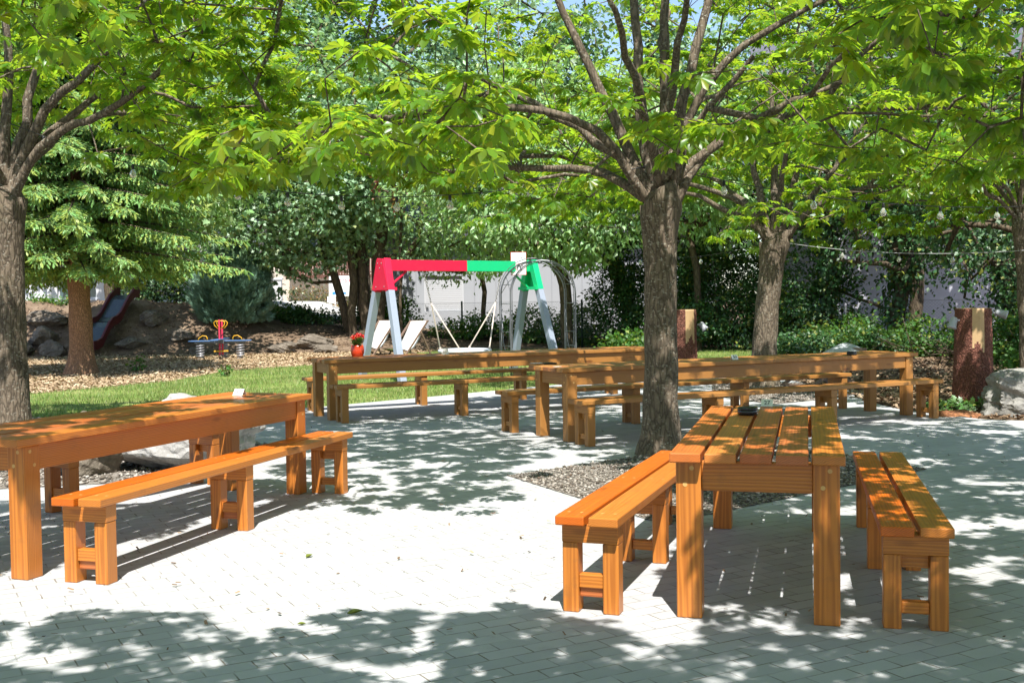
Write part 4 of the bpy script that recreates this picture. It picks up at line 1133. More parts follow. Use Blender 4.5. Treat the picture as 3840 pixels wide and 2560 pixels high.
rock('rough grey boulder beside the reddish log post at right', (6.38, 13.55, 0), (1.35, 0.95, 0.66), 15, None, -14, block=0.85)
rk = [(-15.2, 34.0, 1.4, 0.9), (-14.6, 34.6, 1.0, 0.9), (-15.9, 34.9, 1.2, 0.8), (-14.0, 33.9, 0.9, 0.7), (-14.9, 35.6, 1.3, 0.7), (-11.4, 35.6, 0.9, 0.75), (-11.8, 34.4, 1.0, 0.5), (-10.3, 34.8, 1.1, 0.5), (-9.6, 33.9, 0.7, 0.45),
      (-7.1, 34.2, 1.2, 0.6), (-6.2, 34.9, 1.7, 0.75), (-5.7, 33.9, 1.0, 0.5), (-4.6, 34.0, 0.9, 0.42)]
desc = ['grey block at the left foot of the mound', 'upright rock above the left foot of the mound', 'leftmost rock half up the mound', 'small rock right behind the spruce trunk', 'long rock high on the mound left of the slide',
        'pale round rock right of the slide', 'flat rock at the mound foot right of the slide', 'dark low rock in the middle of the mound', 'small rock left of the spring seesaw',
        'leaning pale slab right of the cypress bush', 'largest rock of the right bank under the maple', 'low rock in front of the right bank', 'small rock left of the deck chairs']
for k, (x, y, s_, h_) in enumerate(rk):
    rock(desc[k], (x, y, float(hill_h(x, y)) - 0.12), (s_ * 0.85, s_ * 0.7, h_ * 0.8), 30 + k, ROCKD, 40 * k, 'rocks in the mound')
# bark piece in front of the log post
m = MB(); vs = []; fs = []
for i in range(15):
    for j in range(5):
        u = i / 14; v_ = j / 4 - 0.5
        w_ = 0.09 * (0.35 + math.sin(PI * (0.08 + 0.84 * u))) * (1 + 0.2 * math.sin(9 * u + j))
        vs.append((0.56 * (u - 0.5), v_ * w_ * 2, 0.075 - 0.28 * abs(v_) ** 2 + 0.012 * math.sin(13 * u + 3 * j) - 0.04 * (u - 0.5) ** 2 * 4))
for i in range(14):
    for j in range(4): a = i * 5 + j; fs.append((a, a + 5, a + 6, a + 1))
m.add(vs, fs, 0, True); o = m.build('bark_piece', mat_bark('peeled_bark', (0.30, 0.13, 0.06), (0.09, 0.04, 0.025), amount=0.2, sc=30, vs=(0.3, 1, 1))); o.location = (5.33, 13.36, 0); o.rotation_euler = (0, 0, R(-14))
tag(o, 'strip of reddish bark lying on the ground before the log post', 'bark')
# ------------------------------------------------------------------ ivy, shrubs
def leafpatch(name, label, cat, loc, cl, per, sig, leaf, size, mat, seed, stems=None, group=None, kind=None):
    g = np.random.default_rng(seed)
    root = empty(name, loc, 0, label, cat, group)
    cl = np.array(cl, float); P = clump_points(cl, per, sig, g); P = P[P[:, 2] > 0.01]
    n = len(P); c = cl.mean(0)
    outd = unit(P - c)
    V, F = scatter(leaf, P, unit(outd + rand_dirs(n, g) + np.array([0, 0, -0.2])), unit(np.array([0, 0, 0.9]) + 0.5 * outd + 0.5 * rand_dirs(n, g)), g.uniform(size[0], size[1], n), g)
    np_mesh('foliage', V, F, mat, root)
    m = MB()
    for q in cl[::max(1, len(cl) // 14)]:
        m.tube([(c[0] + (q[0] - c[0]) * 0.35, c[1] + (q[1] - c[1]) * 0.35, 0), (c[0] + (q[0] - c[0]) * 0.7, c[1] + (q[1] - c[1]) * 0.7, q[2] * 0.6), tuple(q)], [0.014, 0.010, 0.005], 4)
    o = m.build('stems', BARK_BG, root); o['kind'] = 'stuff'
    return root
g = np.random.default_rng(77)
cl = [(g.uniform(-0.42, 0.40), g.uniform(-0.16, 0.22), g.uniform(0.03, 0.09)) for _ in range(40)]
leafpatch('ivy_patch', 'small ivy clump at the foot of the reddish log post', 'ivy', (5.72, 13.95, 0), cl, 14, (0.07, 0.07, 0.03), leaf_maple(), (0.05, 0.085), mat_leaf('ivy_light', (0.07, 0.16, 0.035), (0.14, 0.26, 0.04), 0.25, 0.10, 0.4), 3)
def shrub(label, loc, w, d, h, n, per, seed, mat=LEAF_SHRUB, size=(0.07, 0.13), leaf=SIMPLE, sig=(0.16, 0.16, 0.11), group='shrubs along the fence'):
    g = np.random.default_rng(seed); cl = []
    for _ in range(n):
        a = g.uniform(0, 2 * PI); r_ = math.sqrt(g.uniform()); zz = h * g.uniform(0.08, 1.0) * (1 - 0.45 * r_ ** 2)
        cl.append((w * r_ * math.cos(a), d * r_ * math.sin(a), zz))
    return leafpatch('shrub', label, 'shrub', loc, cl, per, sig, leaf, size, mat, seed, group=group)
hz = lambda x, y: float(hill_h(x, y))
shr = [(-6.4, 38.2, 1.5, 0.7, 0.5, 'dark leafy shrub under the triple trunk'), (-8.0, 39.0, 1.2, 0.7, 0.55, 'airy shrub beside the white garden wall'), (-4.0, 37.6, 0.9, 0.7, 1.6, 'tall leafy shrub behind the red swing end'),
       (-1.4, 37.2, 1.3, 0.8, 0.85, 'green shrub below the roller shutter'), (0.6, 36.6, 1.2, 0.8, 1.05, 'bright shrub behind the nest swing ropes'), (2.2, 36.2, 1.2, 0.8, 1.4, 'shrub behind the garden arch'),
       (4.1, 34.2, 1.7, 0.8, 3.4, 'tall dark ivy shrub right of the garden arch'), (7.0, 35.5, 1.6, 0.8, 4.6, 'high dark thicket between the farther chestnut and the panel building'), (6.0, 32.0, 1.9, 0.9, 3.3, 'dense tall dark shrub left of the farther chestnut'), (8.4, 28.0, 1.2, 0.9, 0.95, 'sunlit weeds and shrub right of the farther chestnut'),
       (10.6, 27.0, 1.5, 0.8, 1.0, 'fresh green shrub in front of the mesh fence'), (8.1, 29.6, 1.1, 0.7, 3.0, 'narrow dark bush on the ivy clad trunk'), (13.2, 25.0, 2.0, 0.8, 2.6, 'tall dark bush behind the reddish log post'), (7.4, 25.5, 1.8, 0.6, 0.7, 'low dark hedge behind the long brown table'), (10.8, 23.2, 1.6, 0.8, 1.2, 'shrub behind the reddish log post'),
       (9.4, 19.0, 0.9, 0.5, 0.5, 'low shrub behind the boulder'), (3.2, 27.5, 1.0, 0.6, 0.7, 'low plants behind the half hidden log post'), (-12.2, 39.0, 1.6, 0.8, 1.6, 'dark shrub on the mound top beside the slide'), (-17.0, 37.5, 2.2, 0.7, 0.15, 'low grass tufts on the left mound top')]
for k, (x, y, w, d, h, lab) in enumerate(shr):
    shrub(lab, (x, y, hz(x, y) if y > 33 else 0), w, d, h, int(30 * w * (h + 0.6)), 60, 200 + k, LEAF_DARK if 'dark' in lab else LEAF_SHRUB)
leafpatch('weed', 'small bright weed in the wood chips', 'weed', (-5.95, 23.2, 0), [(g.uniform(-.1, .1), g.uniform(-.1, .1), g.uniform(.05, .16)) for _ in range(6)], 10, (0.05, 0.05, 0.04), SIMPLE, (0.06, 0.1), LEAF_SHRUB, 5)
leafpatch('weed', 'dark green weed right of the spruce trunk', 'weed', (-8.55, 25.2, 0), [(g.uniform(-.15, .15), g.uniform(-.1, .1), g.uniform(.05, .3)) for _ in range(8)], 10, (0.06, 0.06, 0.05), SIMPLE, (0.07, 0.12), LEAF_SHRUB, 6)

# ------------------------------------------------------------------ conifers
def spruce(label, loc, H=12.5, z0=2.45, r0=3.3, seed=9, trunk_r=0.26):
    g = np.random.default_rng(seed)
    root = empty('spruce_tree', loc, 0, label, 'tree')
    m = MB(); pts = []; rr = []
    for i in range(40):
        z = -0.1 + (H + 0.1) * (i / 39) ** 1.6
        pts.append((0.03 * math.sin(z * 1.3), 0.03 * math.cos(z * 1.7), z)); rr.append(max(0.012, trunk_r * (1 - z / H) ** 0.8 * (1 + 0.55 * math.exp(-max(z, 0) / 0.22)) * (1 + 0.035 * math.sin(7 * z))))
    m.tube(pts, rr, 18, cap=False); m.build('trunk', BARK_SPRUCE, root)
    mb = MB(); Ps = []; Ds = []; Ss = []; Us = []
    z = z0; lev = 0
    while z < H - 0.3:
        f = (z - z0) / (H - z0)
        Lb = r0 * (1 - f) ** 0.85 * (0.75 if lev < 1 else 1.0) + 0.25
        nb = 10 if f < 0.6 else 7
        for k in range(nb):
            a = 2 * PI * (k + g.uniform(-0.3, 0.3)) / nb + lev * 1.1
            L = Lb * g.uniform(0.72, 1.12); zz = z + g.uniform(-0.12, 0.12)
            dr = Vector((math.cos(a), math.sin(a), 0)); sd = Vector((-math.sin(a), math.cos(a), 0))
            pts = []
            for i in range(9):
                t = i / 8
                pts.append(Vector((0, 0, zz)) + dr * (L * t) + Vector((0, 0, L * (0.10 * t - 0.42 * t * t + 0.20 * t ** 3))))
            mb.tube(pts, [max(0.006, 0.035 * (1 - t / 8.2) * (0.4 + Lb / r0)) for t in range(9)], 5, cap=False)
            ns = max(5, int(L * 12))
            for i in range(ns):
                t = 0.16 + 0.84 * (i + g.uniform()) / ns
                x = t * 8; i0 = min(7, int(x)); p = pts[i0].lerp(pts[i0 + 1], x - i0)
                for sgn in (-1, 1):
                    if g.uniform() < 0.12: continue
                    l2 = (0.20 + 0.50 * (1 - t) ** 0.7 * min(1, L / 2)) * g.uniform(0.6, 1.15)
                    dd = (dr * 0.75 + sd * sgn * g.uniform(0.6, 1.0) + Vector((0, 0, -0.25 - 0.35 * g.uniform()))).normalized()
                    nt_ = max(3, int(l2 / 0.05))
                    for q in range(nt_):
                        tt = (q + 0.5) / nt_
                        c_ = p + dd * (l2 * tt) + Vector((0, 0, -0.25 * l2 * tt * tt))
                        e = g.normal(size=3) * 0.45
                        Ps.append(c_); Ds.append(dd + Vector((e[0], e[1], e[2] - 0.30))); Us.append((e[1], e[2], 1.0 + e[0])); Ss.append(g.uniform(0.08, 0.15))
            # hanging curtains
            for i in range(int(ns * 0.8)):
                t = g.uniform(0.2, 0.95); x = t * 8; i0 = min(7, int(x)); p = pts[i0].lerp(pts[i0 + 1], x - i0)
                hl = g.uniform(0.12, 0.42)
                for q in range(int(hl / 0.06)):
                    e = g.normal(size=3)
                    Ps.append(p + Vector((e[0] * 0.03, e[1] * 0.03, -0.06 * q))); Ds.append(Vector((e[0] * 0.35, e[1] * 0.35, -1))); Us.append((e[1], e[2], 0.3)); Ss.append(g.uniform(0.08, 0.13))
        z += 0.31 * (1 - 0.35 * f); lev += 1
    mb.build('branches', BARK_BG, root)
    n = len(Ps)
    # needle brush: crossed tapered blades
    T = (np.array([(0, -0.10, 0), (0, 0.10, 0), (0.6, 0.17, 0), (1.0, 0, 0), (0.6, -0.17, 0), (0, 0, -0.1), (0, 0, 0.1), (0.6, 0, 0.15), (0.6, 0, -0.15)]),
         np.array([(4, 2, 3), (8, 7, 3)]), np.array([(0, 1, 2, 4), (5, 6, 7, 8)]))
    V, F = scatter(T, np.array([tuple(p) for p in Ps]), np.array([tuple(d_) for d_ in Ds]), np.array(Us), np.array(Ss), g)
    np_mesh('crown', V, F, NEEDLE, root)
    return root
spruce('blue green spruce with drooping boughs and bare reddish lower trunk', (-9.55, 24.6, 0))

def cypress(label, loc, H, r_, seed):
    g = np.random.default_rng(seed); root = empty('cypress_bush', loc, 0, label, 'conifer')
    n = 10500
    u = g.uniform(0, 1, n) ** 0.8; a = g.uniform(0, 2 * PI, n)
    prof = r_ * (np.sin(PI * np.clip(0.24 + 0.76 * u, 0, 1))) ** 0.75 * (1 + 0.13 * np.sin(5 * a + 9 * u) + 0.08 * np.sin(11 * a - 15 * u))
    rr = prof * np.where(g.uniform(size=n) < 0.75, g.uniform(0.82, 1.05, n), g.uniform(0.3, 0.85, n))
    P = np.stack([rr * np.cos(a), rr * np.sin(a), 0.05 + (H - 0.25) * u], 1)
    out = np.stack([np.cos(a), np.sin(a), 0 * a], 1)
    D = unit(out * 0.85 + np.array([0, 0, 0.75]) + 0.35 * rand_dirs(n, g)); U = unit(rand_dirs(n, g) + 0.3 * out)
    vs = []; T = []
    for k, (an, L) in enumerate(((0, 1), (24, .8), (-24, .8), (44, .55), (-44, .55), (10, .95), (-12, .9))):
        an = R(an); c_, s_ = math.cos(an), math.sin(an); b = len(vs)
        for (x, y) in ((0.05, 0), (0.6 * L, 0.042), (L, 0), (0.6 * L, -0.042)): vs.append((x * c_ - y * s_, x * s_ + y * c_, 0.05 * math.sin(k * 2.1) * x))
        T += [(b, b + 3, b + 1), (b + 1, b + 3, b + 2)]
    V, F = scatter((np.array(vs), np.array(T), np.zeros((0, 4), int)), P, D, U, g.uniform(0.17, 0.32, n), g)
    np_mesh('foliage', V, F, CYPRESS, root)
    m = MB(); m.tube([(0, 0, -0.1), (0, 0, H * 0.5), (0.02, 0, H * 0.92)], [0.09, 0.06, 0.01], 8)
    for k in range(24):
        a_ = k * 2.4; z_ = 0.2 + H * 0.75 * k / 24; m.tube([(0, 0, z_), (0.5 * r_ * math.cos(a_), 0.5 * r_ * math.sin(a_), z_ + 0.25), (0.8 * r_ * math.cos(a_), 0.8 * r_ * math.sin(a_), z_ + 0.6)], [0.02, 0.014, 0.006], 4)
    m.build('trunk', BARK_BG, root)
cypress('dense blue green cypress bush behind the spring seesaw', (-9.05, 36.2, hz(-9.05, 36.2) - 0.15), 2.85, 1.12, 5)

# ------------------------------------------------------------------ chestnut trees
chestnut('broad chestnut tree with a vase of thick limbs behind the front table', (1.385, 10.42, 0), 2.42,
         [[(-0.12, 0, 2.35), (-0.42, -0.1, 2.85), (-0.85, -0.3, 3.1), (-1.6, -0.5, 3.18), (-2.4, -0.8, 3.05)],
          [(-0.10, 0.05, 2.45), (-0.42, 0.2, 3.2), (-0.85, 0.3, 4.2), (-1.3, 0.4, 5.2)],
          [(-0.08, 0.05, 2.6), (-0.17, 0.1, 3.4), (-0.22, 0.1, 4.3), (-0.28, 0.2, 5.8)],
          [(0.04, 0.1, 2.6), (0.07, 0.2, 3.4), (0.10, 0.2, 4.4), (0.16, 0.3, 6.0)],
          [(0.10, -0.08, 2.5), (0.26, -0.1, 3.1), (0.55, -0.2, 3.6), (1.0, -0.3, 3.9), (1.9, -0.6, 4.3)],
          [(0.14, 0, 2.38), (0.42, 0.1, 2.82), (0.9, 0.2, 3.1), (1.6, 0.2, 3.22), (2.7, 0.2, 3.25)],
          [(0.0, -0.1, 2.7), (0.08, -0.5, 3.5), (0.1, -1.4, 4.2)],
          [(0.14, 0.05, 2.9), (0.36, 0.1, 3.8), (0.66, 0.2, 4.9), (0.9, 0.2, 5.8)],
          [(-0.15, 0.1, 2.4), (-0.5, 0.5, 2.7), (-1.3, 1.3, 2.85), (-2.0, 1.9, 2.9)],
          [(0.05, 0.15, 2.6), (0.4, 0.9, 3.3), (0.9, 1.8, 3.7)]],
         4.6, 2.55, 6.6, 860, 41, 0.168, lean=(0.02, 0.0), fan=5, center=(-0.25, -0.2), clear=0.93, keep=lambda x, y, z: not (x < -1.9 and y + 0.577 * z < 10.9) and (x < 1.3 or z > 1.5 + 0.128 * y),
         extra=[(-1.0, -0.7, 2.35), (-1.35, -0.9, 2.45), (-0.7, -0.5, 2.55), (-1.9, -1.0, 2.5), (-2.1, -0.6, 2.6), (-1.6, -1.2, 2.6), (1.6, -0.6, 2.75), (2.2, -0.8, 2.7), (-0.2, -1.0, 2.95), (0.15, -0.9, 2.9)])
chestnut('chestnut tree at the left edge with one long bent low limb', (-5.42, 12.0, 0), 2.75,
         [[(0.10, -0.05, 2.55), (0.28, -0.1, 2.95), (0.75, -0.3, 3.3), (1.3, -0.6, 3.42), (2.0, -1.0, 3.75), (2.4, -1.2, 4.2)],
          [(0.10, 0, 2.75), (0.5, -0.1, 3.55), (1.1, -0.25, 4.0), (1.8, -0.4, 4.75)],
          [(0.05, 0, 2.8), (0.25, 0.1, 3.7), (0.45, 0.2, 4.6), (0.55, 0.2, 5.6)],
          [(0, 0, 2.9), (0.02, 0.1, 4.0), (0.0, 0.1, 5.6)],
          [(-0.05, 0, 2.7), (-0.3, 0.1, 3.6), (-0.5, 0.2, 5.0)],
          [(-0.1, 0, 2.6), (-0.8, -0.2, 3.2), (-2.0, -0.4, 3.5)],
          [(0.0, 0.1, 2.8), (0.4, 1.0, 3.6), (0.9, 2.0, 3.9)]],
         3.55, 3.45, 6.6, 600, 42, 0.19, fan=4, center=(0.1, -0.5), clear=0.75, keep=lambda x, y, z: not (x > -4.1 and y + 0.577 * z < 10.9 and z > 3.3),
         extra=[(2.3, -1.3, 2.95), (2.2, -1.25, 2.75), (2.5, -1.35, 2.85), (2.1, -1.1, 3.1), (2.0, -0.9, 3.05), (2.7, -1.3, 3.1), (3.0, -1.0, 3.2), (1.3, -0.8, 3.0), (3.2, -1.3, 3.05), (2.35, -1.4, 2.62)])
chestnut('farther chestnut tree with a slightly leaning trunk behind the long brown table', (4.16, 18.5, 0), 2.45,
         [[(-0.15, 0, 2.4), (-0.5, 0, 3.0), (-1.3, -0.1, 3.3), (-2.2, -0.3, 3.5)], [(-0.1, 0, 2.5), (-0.25, 0.1, 3.3), (-0.5, 0.1, 4.6)], [(0, 0, 2.6), (0.05, 0.2, 3.6), (0, 0.2, 5.2)],
          [(0.1, 0, 2.5), (0.35, 0.1, 3.3), (0.6, 0.2, 4.6)], [(0.2, 0, 2.45), (0.6, 0.0, 3.1), (1.0, 0, 3.6), (1.5, -0.1, 4.4)], [(0.15, -0.1, 2.45), (0.6, -0.3, 2.95), (1.4, -0.5, 3.2), (2.4, -0.6, 3.2)]],
         4.3, 3.25, 7.2, 640, 43, 0.215, lean=(0.22, 0.0), fan=4, center=(0.2, 0), clear=0.95)
chestnut('chestnut with a slim trunk at the right edge behind the boulder', (7.42, 16.0, 0), 2.5,
         [[(0, 0, 2.55), (-0.3, -0.1, 3.1), (-0.9, -0.3, 3.4), (-1.8, -0.6, 3.3)], [(0, 0, 2.6), (0.1, 0.1, 3.6), (0.1, 0.2, 5.0)], [(0.1, 0, 2.5), (0.6, 0, 3.2), (1.6, 0.1, 3.5)]],
         4.0, 2.6, 6.6, 520, 44, 0.095, lean=(-0.12, 0), fan=6)
low = lambda x, y, z: z > 1.65 + 0.285 * y or x > 0.5 * y + 0.9 or y > 8.3
chestnut('chestnut whose leaves reach in at the top right corner, trunk outside', (5.2, 6.9, 0), 2.6, [[(-0.1, 0, 2.6), (-0.6, 0.1, 3.2), (-1.6, 0.2, 3.6), (-2.6, 0.2, 3.7)]],
         3.8, 2.75, 6.2, 860, 45, 0.18, fan=9, center=(-0.8, -1.5), n_each=(4, 7), keep=low)
chestnut('chestnut beyond the left edge shading the end of table 32', (-6.6, 4.6, 0), 2.6, [], 4.2, 2.8, 6.4, 640, 46, 0.18, hi=False, fan=9, center=(0.7, 0.0), keep=lambda x, y, z: x < -2.6 + 0.33 * (y + 0.577 * (z - 0.76) - 5.75) + 0.15 * math.sin(5 * y) and y + 0.577 * (z - 0.76) < 7.9)
chestnut('chestnut behind the viewer casting the shade across the front', (-1.5, -0.9, 0), 2.7, [], 4.4, 3.0, 6.0, 1150, 47, 0.19, hi=False, fan=9, center=(-0.1, 0.35), n_each=(6, 9), keep=lambda x, y, z: y + 0.577 * z < 5.12 + 0.14 * math.sin(3 * x + 1) + 0.10 * math.sin(7 * x))
chestnut('chestnut behind the viewer to the right, dappling the front right paving', (4.6, -1.6, 0), 2.7, [], 4.0, 3.0, 5.8, 640, 48, 0.19, hi=False, fan=9, center=(-0.9, 1.6), keep=lambda x, y, z: z > 1.6 + 0.275 * y)

# ------------------------------------------------------------------ background trees
bgT = 'broadleaf trees behind the playground'
broadleaf('maple_tree', 'bright maple with three ivy dark trunks on the right bank', 'tree', (-4.8, 36.4, 0.5), [[(-0.38, 0, 0), (-0.42, 0, 2.2), (-0.5, 0.1, 4.5)], [(0.02, 0.1, 0), (-0.1, 0.2, 2.5), (-0.2, 0.3, 4.5)], [(0.42, -0.1, 0), (0.50, 0, 2.3), (0.75, 0.1, 5)]],
          (-0.4, -0.3, 5.6), (3.6, 2.6, 3.7), 190, 130, MAPLE, (0.11, 0.18), LEAF_MAPLE, 61, trunk_r=0.24, keep=lambda x, y, z: z > 2.75 + 0.25 * math.sin(2.6 * x), group=bgT)
broadleaf('maple_tree', 'slanting thin maple left of the triple trunk', 'tree', (-5.35, 36.9, 0.5), [[(0, 0, 0), (-0.3, 0, 1.3), (-0.75, 0, 2.6), (-1.2, 0.1, 4.0)]],
          (-2.2, 0.0, 4.0), (2.6, 1.8, 2.4), 120, 120, MAPLE, (0.10, 0.17), LEAF_MAPLE, 62, trunk_r=0.14, keep=lambda x, y, z: z > 2.35 + 0.25 * math.sin(3 * x), group=bgT)
broadleaf('maple_tree', 'tall maple behind the cypress bush', 'tree', (-10.2, 41.5, 1.0), [[(0, 0, 0), (0.1, 0, 4), (0, 0.2, 8)]], (0.6, -0.5, 7.5), (4.2, 3.2, 5.4), 150, 95, MAPLE, (0.15, 0.24), LEAF_MAPLE, 63, trunk_r=0.26, group=bgT)
broadleaf('tall_tree', 'tall dark tree with pale forked trunk in the middle', 'tree', (-5.6, 42.5, 0.6), [[(0, 0, 0), (-0.1, 0, 5), (0.1, 0, 8.5), (0.4, 0, 12)]], (0, 0, 9.5), (4.4, 3.0, 5.2), 150, 75, SIMPLE, (0.18, 0.28), LEAF_MID, 64, trunk_r=0.3, group=bgT, bark=BARK)
broadleaf('cherry_tree', 'light green cherry tree above the swing', 'tree', (1.7, 33.5, 0.1), [[(0, 0, 0), (-0.1, 0, 1.8), (-0.5, 0, 3.2), (-1.0, 0, 5)]], (-0.5, -0.8, 4.9), (4.9, 2.8, 2.9), 230, 110, NARROW, (0.14, 0.23), LEAF_CHERRY, 65, trunk_r=0.18, sig=(0.55, 0.5, 0.22), droop=0.4, keep=lambda x, y, z: z > 2.5 + 0.3 * math.sin(2.3 * x), group=bgT)
broadleaf('cherry_tree', 'low leafy cherry branches hanging in front of the roller shutter', 'tree', (-1.0, 37.0, 0.3), [[(0, 0, 0), (0.1, 0, 1.5), (-0.2, 0, 2.8)]], (-0.4, -0.6, 2.75), (2.1, 1.0, 0.75), 22, 45, NARROW, (0.13, 0.2), LEAF_CHERRY, 66, trunk_r=0.08, sig=(0.45, 0.4, 0.2), droop=0.4, group=bgT)
broadleaf('cherry_tree', 'cherry tree between the centre trunk and the farther chestnut', 'tree', (5.3, 31.5, 0), [[(0, 0, 0), (-0.1, 0, 2.4), (-0.4, 0, 4.5)]], (-0.3, -0.8, 5.2), (3.2, 2.4, 2.8), 110, 90, NARROW, (0.15, 0.24), LEAF_CHERRY, 67, trunk_r=0.1, sig=(0.5, 0.5, 0.22), droop=0.3, keep=lambda x, y, z: z > 2.9, group=bgT)
broadleaf('copper_shrub', 'slender shrub with rusty brown leaf spikes left of centre', 'shrub', (-3.6, 35.8, 0.3), [[(0, 0, 0), (0.05, 0, 2.5), (0.1, 0, 4.3)]], (0.1, -2.5, 4.7), (0.55, 0.3, 0.75), 12, 26, SIMPLE, (0.07, 0.12), LEAF_RED, 68, trunk_r=0.05, sig=(0.06, 0.06, 0.22))
broadleaf('sycamore_tree', 'sycamore with big pale leaves right of the spruce, shading the mound', 'tree', (-12.25, 31.2, 0), [[(0, 0, 0), (0.1, 0, 2.5), (0.0, 0.1, 6)]], (1.4, 0.2, 6.2), (5.2, 3.0, 3.6), 200, 80, MAPLE, (0.17, 0.26), LEAF_CHERRY, 71, trunk_r=0.2, keep=lambda x, y, z: z > 3.5 - (1.0 if x > -8.8 else 0) and (x < -10.3 or z < 5.4), group=bgT)
broadleaf('tall_tree', 'tall leafy tree close before the white wall, keeping it in shade', 'tree', (12.0, 33.2, 0), [[(0, 0, 0), (0.1, 0, 3), (0, 0.1, 6)]], (0, -0.4, 6.8), (5.0, 1.5, 3.6), 170, 80, SIMPLE, (0.16, 0.26), LEAF_DARK, 72, trunk_r=0.2, keep=lambda x, y, z: z > 3.3 + 0.4 * math.sin(2 * x), group=bgT)
far = [(-16.5, 46, 'tall_tree', 'tall tree behind the spruce', LEAF_MAPLE, 8), (-23, 52, 'tall_tree', 'tree behind the left white house', LEAF_MAPLE, 9), (-15.0, 72, 'tall_tree', 'tall tree farther back above the cypress bush', LEAF_MID, 9.5), (-1.0, 52, 'tall_tree', 'tall tree behind the grey panel building, left of centre', LEAF_MAPLE, 10),
       (5.0, 50, 'tall_tree', 'tall tree behind the grey panel building at centre', LEAF_MID, 10), (11.5, 46, 'tall_tree', 'tall tree behind the farther chestnut crown', LEAF_MAPLE, 9), (18.5, 44, 'tall_tree', 'tall tree at the far right', LEAF_MID, 9), (-19, 62, 'tall_tree', 'far tree between house and spruce', LEAF_MAPLE, 10), (25, 52, 'tall_tree', 'distant tree right of everything', LEAF_MID, 10), (-29, 44, 'tall_tree', 'tree left of the white house', LEAF_MAPLE, 8.5), (1.5, 70, 'tall_tree', 'distant tree closing the gap above the panel building', LEAF_MID, 12), (-8, 80, 'tall_tree', 'distant tree behind the balcony house', LEAF_MAPLE, 12)]
for k, (x, y, nm, lab, mt, zc) in enumerate(far):
    broadleaf(nm, lab, 'tree', (x, y, hz(x, y)), [[(0, 0, 0), (0.2, 0, 4), (0, 0, 9)]], (0, 0, zc), (4.9, 3.6, 6.3), 120, 80, SIMPLE, (0.22, 0.36), mt, 80 + k, trunk_r=0.3, sig=(0.6, 0.6, 0.4), group='tall trees closing the background')
# dark trees on the right, ivy on their trunks
dk = [(3.9, 35.0, 'dark ivy clad tree leaning left behind the garden arch', [(0, 0, 0), (-0.35, 0, 1.6), (-0.9, 0, 3.4), (-1.3, 0, 5)], 1.0, 5.8), (5.6, 34.0, 'upright ivy clad trunk left of the farther chestnut', [(0, 0, 0), (0.05, 0, 2.5), (0, 0, 5)], 0.4, 6.2), (8.3, 29.5, 'ivy clad trunk just right of the farther chestnut', [(0, 0, 0), (0.1, 0, 2.5), (0, 0, 5)], 0.2, 6.0),
      (12.6, 27.5, 'dark loose leaved tree before the white wall at right', [(0, 0, 0), (-0.4, 0, 2), (-0.7, 0, 4)], -0.5, 4.0), (9.9, 29.0, 'loose dark tree with small leaves left of the loose leaved one', [(0, 0, 0), (0.2, 0, 1.6), (0.3, 0, 3.4)], 0.2, 4.1), (11.6, 21.5, 'dark tree with thin slanting stems behind the reddish log post', [(0, 0, 0), (-0.5, 0, 1.5), (-1.2, 0, 3)], -0.3, 4.7)]
for k, (x, y, lab, T, dx, zc) in enumerate(dk):
    rt = broadleaf('ivy_tree', lab, 'tree', (x, y, 0), [T], (dx, -0.3, zc), (3.1, 2.4, 2.9), 110 if k < 3 else 100, 80 if k < 3 else 62, SIMPLE, (0.09, 0.16), LEAF_DARK, 100 + k, trunk_r=0.2, group='dark trees at the right back')
    g = np.random.default_rng(300 + k); n = 1500
    t = g.uniform(0, 1, n); zz = t * 3.8; Tn = np.array(T)
    cx = np.interp(zz, Tn[:, 2], Tn[:, 0]); a = g.uniform(0, 2 * PI, n); rr = 0.24 + 0.16 * g.uniform(size=n) + 0.10 * np.sin(4 * zz + a)
    P = np.stack([cx + rr * np.cos(a), rr * np.sin(a), zz], 1); D = unit(np.stack([0.4 * np.cos(a), 0.4 * np.sin(a), -1 + 0 * a], 1) + 0.5 * rand_dirs(n, g)); U = unit(np.stack([np.cos(a), np.sin(a), 0.5 + 0 * a], 1) + 0.4 * rand_dirs(n, g))
    V, F = scatter(MAPLE, P, D, U, g.uniform(0.08, 0.14, n), g)
    np_mesh('ivy', V, F, LEAF_DARK, rt)
# dead twigs lying behind the brown table
g = np.random.default_rng(17); m = MB()
for k in range(26):
    p = Vector((g.uniform(-1.1, 1.1), g.uniform(-0.3, 0.3), g.uniform(0.03, 0.35))); dr = Vector((g.uniform(-1, 1), g.uniform(-0.4, 0.4), g.uniform(-0.15, 0.5))).normalized() * g.uniform(0.5, 1.2)
    m.tube([p, p + dr * 0.5 + Vector((0, 0, g.uniform(-0.05, 0.1))), p + dr], [0.012, 0.009, 0.004], 5)
o = m.build('brushwood', BARK_BG); o.location = (8.3, 22.8, 0); tag(o, 'tangle of dead twigs piled behind the long brown table', 'brushwood')
